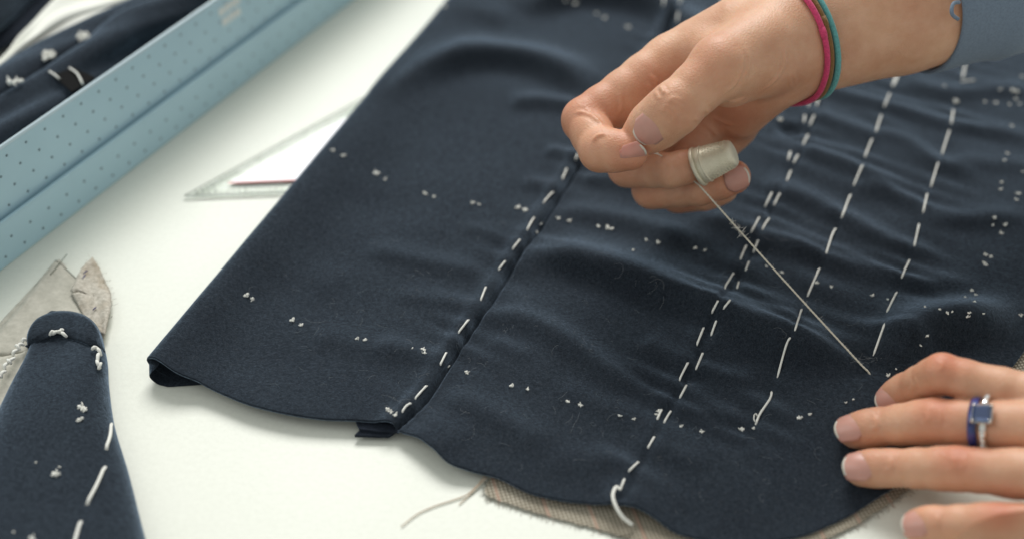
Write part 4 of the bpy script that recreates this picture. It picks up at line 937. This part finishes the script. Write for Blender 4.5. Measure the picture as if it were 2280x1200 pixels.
# ------------------------------------------------------------------ clear set square lying half under the wool
def set_square():
    a = P(412, 443, 0); b = P(760, 252, 0); c = P(760, 428, 0); U = np.array([0, 0, 1.0]); root = thing('set_square', 'clear plastic set square with a red line poking out under the wool', 'set square', a)
    ea = nrm(b-a); eb = nrm(c-a); b = a+ea*150; c = a+eb*115
    clear, nd, lk, bs = mat('clear_acrylic', (0.97, 1.0, 0.98), 0.05); bs.inputs['Transmission Weight'].default_value = 1.0; bs.inputs['IOR'].default_value = 1.12
    white = mat('white_backing', (0.88, 0.88, 0.93), 0.35)[0]; ink = mat('grey_ink', (0.26, 0.28, 0.24), 0.6)[0]; red = mat('red_ink', (0.55, 0.05, 0.03), 0.5)[0]
    def prism(tri, z0, z1): return [q*[1, 1, 0]+U*z for z in (z0, z1) for q in tri], [(0, 2, 1), (3, 4, 5), (0, 1, 4, 3), (1, 2, 5, 4), (2, 0, 3, 5)]
    v, f = prism([a, c, b], 0.35, 1.5); obj('plate', v, f, clear, root, smooth=False)
    ai = P(508, 416, 0); bi = ai+ea*125; ci = ai+eb*92; v, f = prism([ai, ci, bi], 1.55, 1.7); obj('white_panel', v, f, white, root, smooth=False)
    for p0, p1, wd, m_ in ((a, b, 0.35, ink), (a, c, 0.35, ink), (ai+eb*0.2, ai+eb*92, 0.42, red)):
        dd = nrm(p1-p0); pp_ = np.cross(U, dd); zz = 1.82 if m_ is red else 1.6; v, f = box((p0+p1)/2*[1, 1, 0]+U*zz, dd, pp_, U, np.linalg.norm(p1-p0)/2, wd, 0.08); obj('printed_line', v, f, m_, root, smooth=False)
    pe = nrm(np.cross(ea, U)); 
    for k in range(2, 50):
        ln = 3.2 if k % 5 == 0 else 1.7; q = a+ea*(k*2.6)+pe*(0.9+ln/2); v, f = box(q*[1, 1, 0]+U*1.6, ea, pe, U, 0.28, ln/2, 0.04); obj('tick_mark', v, f, ink, root, smooth=False)
    pe = nrm(np.cross(U, eb))
    for k in range(2, 24):
        ln = 3.0 if k % 5 == 0 else 1.6; q = a+eb*(k*2.6)+pe*(0.9+ln/2); v, f = box(q*[1, 1, 0]+U*1.6, eb, pe, U, 0.28, ln/2, 0.04); obj('tick_mark', v, f, ink, root, smooth=False)
set_square()

# ------------------------------------------------------------------ collar piece in the near left corner
def make_scrap():
    m, nd, lk, b = mat('hair_canvas', (0.5, 0.45, 0.4), 0.9)
    n = noise(nd, lk, 700, 4, 0.7); n2 = noise(nd, lk, 110, 3); r_ = ramp(nd, lk, n.outputs['Fac'], (0.34, 0.31, 0.25), (0.62, 0.58, 0.50)); r2 = ramp(nd, lk, n2.outputs['Fac'], (0.86, 0.80, 0.73), (1.05, 1.05, 1.05), 0.35, 0.55)
    lk.new(mixc(nd, lk, 1.0, r_.outputs[0], r2.outputs[0], 'MULTIPLY'), b.inputs['Base Color']); bump(nd, lk, b, n.outputs['Fac'], 0.7, 0.0006); return m
SCRAP = make_scrap()
def collar_piece():
    root = thing('collar_piece', 'navy wool collar piece with rounded end over grey felt, basted in white', 'collar', P(150, 900, 0))
    left = [(118, 700), (85, 722), (66, 762), (48, 800), (20, 850), (-20, 930), (-60, 1010), (-110, 1130), (-170, 1330)]
    right = [(150, 700), (190, 712), (222, 745), (236, 790), (240, 850), (252, 935), (282, 1035), (314, 1160), (360, 1330)]
    zt = [6, 7, 8, 8.5, 9, 10, 11, 13, 16]
    n, sec = 120, 48
    Lp = smooth_path([P(x, y, z*0.55) for (x, y), z in zip(left, zt)], n); Rp = smooth_path([P(x, y, z*0.55) for (x, y), z in zip(right, zt)], n); zz = np.interp(np.linspace(0, 1, n), np.linspace(0, 1, 9), zt); V = []
    for i in range(n):
        for k in range(sec):
            u = k/(sec-1); x = 0.5-0.5*math.cos(math.pi*u); q = Lp[i]+(Rp[i]-Lp[i])*x; a = (1-abs(2*x-1)**4.5); w_ = (0.5*math.sin(i*0.09+u*3)+0.9*math.sin(i*0.045+u*5+1))*a
            tipf = min(1, i/5.0); q[2] = 2.0+(zz[i]-2.0)*max(0, a)**0.55*tipf**0.5+w_; V.append(q)
    V = np.array(V); top = obj('wool_top', V, grid_faces(n, sec)[:, ::-1], WOOL, root); md = top.modifiers.new('thickness', 'SOLIDIFY'); md.thickness = 0.0013; md.offset = -1
    S = V.reshape(n, sec, 3)
    from mathutils.bvhtree import BVHTree
    bvh = BVHTree.FromPolygons([Vector(q) for q in V], [list(map(int, q)) for q in grid_faces(n, sec)])
    def surf(x, y, lift=0.0):
        d = nrm(PD(x, y, 500)-CAM); hit = bvh.ray_cast(Vector(CAM), Vector(d))
        q = np.array(hit[0]) if hit[0] is not None else P(x, y, 4.0)
        return q+np.array([0, 0, 1.0])*lift-d*lift*0.5
    # rounded end sewn on over the main piece, with its seam
    cap = [(60, 772), (57, 740), (75, 708), (105, 690), (135, 684), (170, 688), (200, 703), (222, 730), (232, 772)]
    seam = [(62, 774), (95, 760), (130, 752), (165, 758), (200, 770), (232, 784)]
    cp = smooth_path([P(x, y, 6.0) for x, y in cap], 60); sp = smooth_path([surf(x, y, 0.2) for x, y in seam], 60)[:]
    W_ = []
    for t in np.linspace(0, 1, 16):
        r_ = cp+(sp-cp)*t; bl = math.sin(math.pi*min(1, t*0.95))**0.6; r_[:, 2] = 2.5+(sp[:, 2]+1.0-2.5)*np.clip(t*3, 0, 1)**0.5*np.clip(np.minimum(np.arange(60), 59-np.arange(60))/6, 0.2, 1)**0.5+0.9*bl; 
        if t > 0.93: r_[:, 2] -= 0.9
        W_.append(r_)
    o = obj('end_tab', np.concatenate(W_), grid_faces(16, 60)[:, ::-1], WOOL, root); md = o.modifiers.new('thickness', 'SOLIDIFY'); md.thickness = 0.0012
    # felt layer and the scrap of canvas underneath
    def sheet(name, pts, z, mat_, wav=0.4, th=0.0008):
        q_ = np.array([P(x, y, z) for x, y in pts]); L_ = np.r_[0, np.cumsum(np.linalg.norm(np.diff(q_, axis=0), axis=1))]; ring = np.stack([np.interp(np.linspace(0, L_[-1], 80), L_, q_[:, k]) for k in range(3)], 1); ring[:, :2] += rng.normal(0, 0.10, (80, 2)); c = ring.mean(0); rows = []
        for t in np.linspace(0, 1, 10):
            r_ = ring+(c-ring)*t; r_[:, 2] = z+wav*np.sin(np.arange(80)*0.16+t*4)*(1-t); rows.append(r_)
        o = obj(name, np.concatenate(rows), grid_faces(10, 80, True), mat_, root); md = o.modifiers.new('thickness', 'SOLIDIFY'); md.thickness = th; return o
    def poly(pts): 
        out = []
        for (a_, b_) in zip(pts, pts[1:]+pts[:1]): out += [(a_[0]+(b_[0]-a_[0])*t, a_[1]+(b_[1]-a_[1])*t) for t in (0, .33, .66)]
        return out+[out[0]]
    sheet('felt_backing', poly([(-60, 800), (20, 715), (125, 582), (188, 640), (238, 735), (200, 860), (40, 1000), (-60, 930)]), 1.2, FELT)
    sheet('felt_backing', poly([(-60, 790), (14, 706), (132, 578), (150, 600), (60, 760), (-60, 880)]), 0.45, FELT, 0.1)
    sheet('canvas_scrap', poly([(160, 650), (181, 606), (206, 576), (222, 598), (246, 655), (246, 692), (236, 750), (205, 740)]), 2.6, SCRAP, 0.9)
    fz = []
    for k in range(90):
        t = rng.uniform(0, 1); pt = smooth_path(np.array([(180, 620, 0), (207, 580, 0), (232, 622, 0), (246, 668, 0), (240, 715, 0)], float), 40)[int(t*39)]
        a_ = rng.uniform(0, 6.28); q = P(pt[0], pt[1], 2.6); d = np.array([math.cos(a_), math.sin(a_), rng.uniform(-.1, .5)])*rng.uniform(1, 3.2); fz.append(tube(np.array([q, q+d*.5+rng.normal(0, .2, 3), q+d]), 0.05, 3, False))
    v, f = merge(fz); tag(obj('frayed_edge', v, f, CANVAS, root), kind='stuff')
    v, f = tube(smooth_path([P(112, 612, 1.9), P(132, 588, 2.2), P(149, 566, 3)], 8), 0.16, 5); obj('thread_end', v, f, mat('dark_green_thread', (0.06, 0.09, 0.05), 0.8)[0], root)
    dk = mat('dark_selvedge', (0.07, 0.085, 0.06), 0.8)[0]
    for pts in ([(20, 712), (70, 648), (124, 580)], [(124, 580), (152, 604), (186, 636)]):
        v, f = tube(smooth_path([P(x, y, 1.7) for x, y in pts], 12), 0.20, 5); obj('selvedge_thread', v, f, dk, root)
    pen = mat('blue_pencil', (0.05, 0.05, 0.16), 0.7)[0]
    for a_, b_ in (((184, 612), (194, 602)), ((183, 622), (190, 612)), ((207, 690), (214, 684))):
        v, f = tube(np.array([P(*a_, 3.8), P((a_[0]+b_[0])/2, (a_[1]+b_[1])/2-1, 3.9), P(*b_, 3.8)]), 0.25, 5); obj('pencil_mark', v, f, pen, root)
    def st(pts, r_=0.55): 
        q = np.array([surf(x, y, 0.45) for x, y in pts]); q = smooth_path(q, 9); q[0, 2] -= .8; q[-1, 2] -= .8; v, f = tube(q, r_, 7); obj('stitch', v, f, THREAD, root)
    for s_ in ([(248, 942), (246, 970), (236, 1000)], [(234, 1038), (216, 1080), (193, 1123)], [(180, 1160), (170, 1195), (160, 1230)]): st(s_, 0.62)
    clumps = [((118, 748), (130, 742)), ((128, 744), (140, 742)), ((138, 744), (150, 754)), ((112, 750), (124, 746)), ((134, 746), (144, 741)), ((206, 782), (220, 780)), ((214, 780), (226, 796)), ((222, 792), (218, 812)), ((216, 806), (224, 824)), ((226, 812), (220, 826)),
              ((50, 768), (62, 762)), ((40, 782), (54, 772)), ((30, 796), (42, 782)), ((22, 812), (34, 800)), ((12, 828), (20, 812)), ((4, 846), (14, 830)), ((-4, 852), (6, 842)), ((36, 774), (46, 784)), ((18, 804), (26, 814))]
    for a_, b_ in clumps:
        q = np.array([surf(*a_, 0.9), surf((a_[0]+b_[0])/2+rng.normal(0, 2), (a_[1]+b_[1])/2+rng.normal(0, 2), 2.0), surf(*b_, 0.9)]); v, f = tube(smooth_path(q, 7), [.5, .6, .65, .7, .65, .6, .5], 7); obj('looped_stitch', v, f, THREAD, root)
    for i, (x, y, s_) in enumerate(((183, 908, 1.9), (186, 914, 1.5), (177, 936, 1.5), (124, 1057, 1.9), (80, 1030, .7), (132, 1040, .7), (30, 1185, .7), (72, 1200, 1.4))):
        q = surf(x, y, 0.2); o = bpy.data.objects.new('tailor_tack', TM[i % 7]); COL.objects.link(o); o.parent = root; o.location = Vector((q-np.array(root['loc_mm']))*MM); o.scale = (s_*0.78,)*3; o.rotation_euler = (0, 0, rng.uniform(0, 6))
collar_piece()

# ------------------------------------------------------------------ loose beige thread on the table
def loose_thread():
    p = [P(1080, 1058, 1.4), P(1062, 1080, 1.0), P(1040, 1100, 0.6), P(1010, 1112, 0.5), P(970, 1125, 0.5), P(930, 1143, 0.5), P(893, 1171, 0.6)]
    root = thing('loose_thread', 'frayed beige thread trailing on the table from under the wool hem', 'thread', P(1000, 1115, 0))
    v, f = tube(smooth_path(p, 40), np.linspace(0.26, 0.20, 40), 6); obj('strand', v, f, BEIGE, root)
    v, f = tube(smooth_path([P(1084, 1062, 1.2), P(1060, 1086, 0.9), P(1040, 1106, 0.5), P(1022, 1122, 0.5)], 20), np.linspace(0.30, 0.18, 20), 6); obj('strand', v, f, BEIGE, root)
loose_thread()
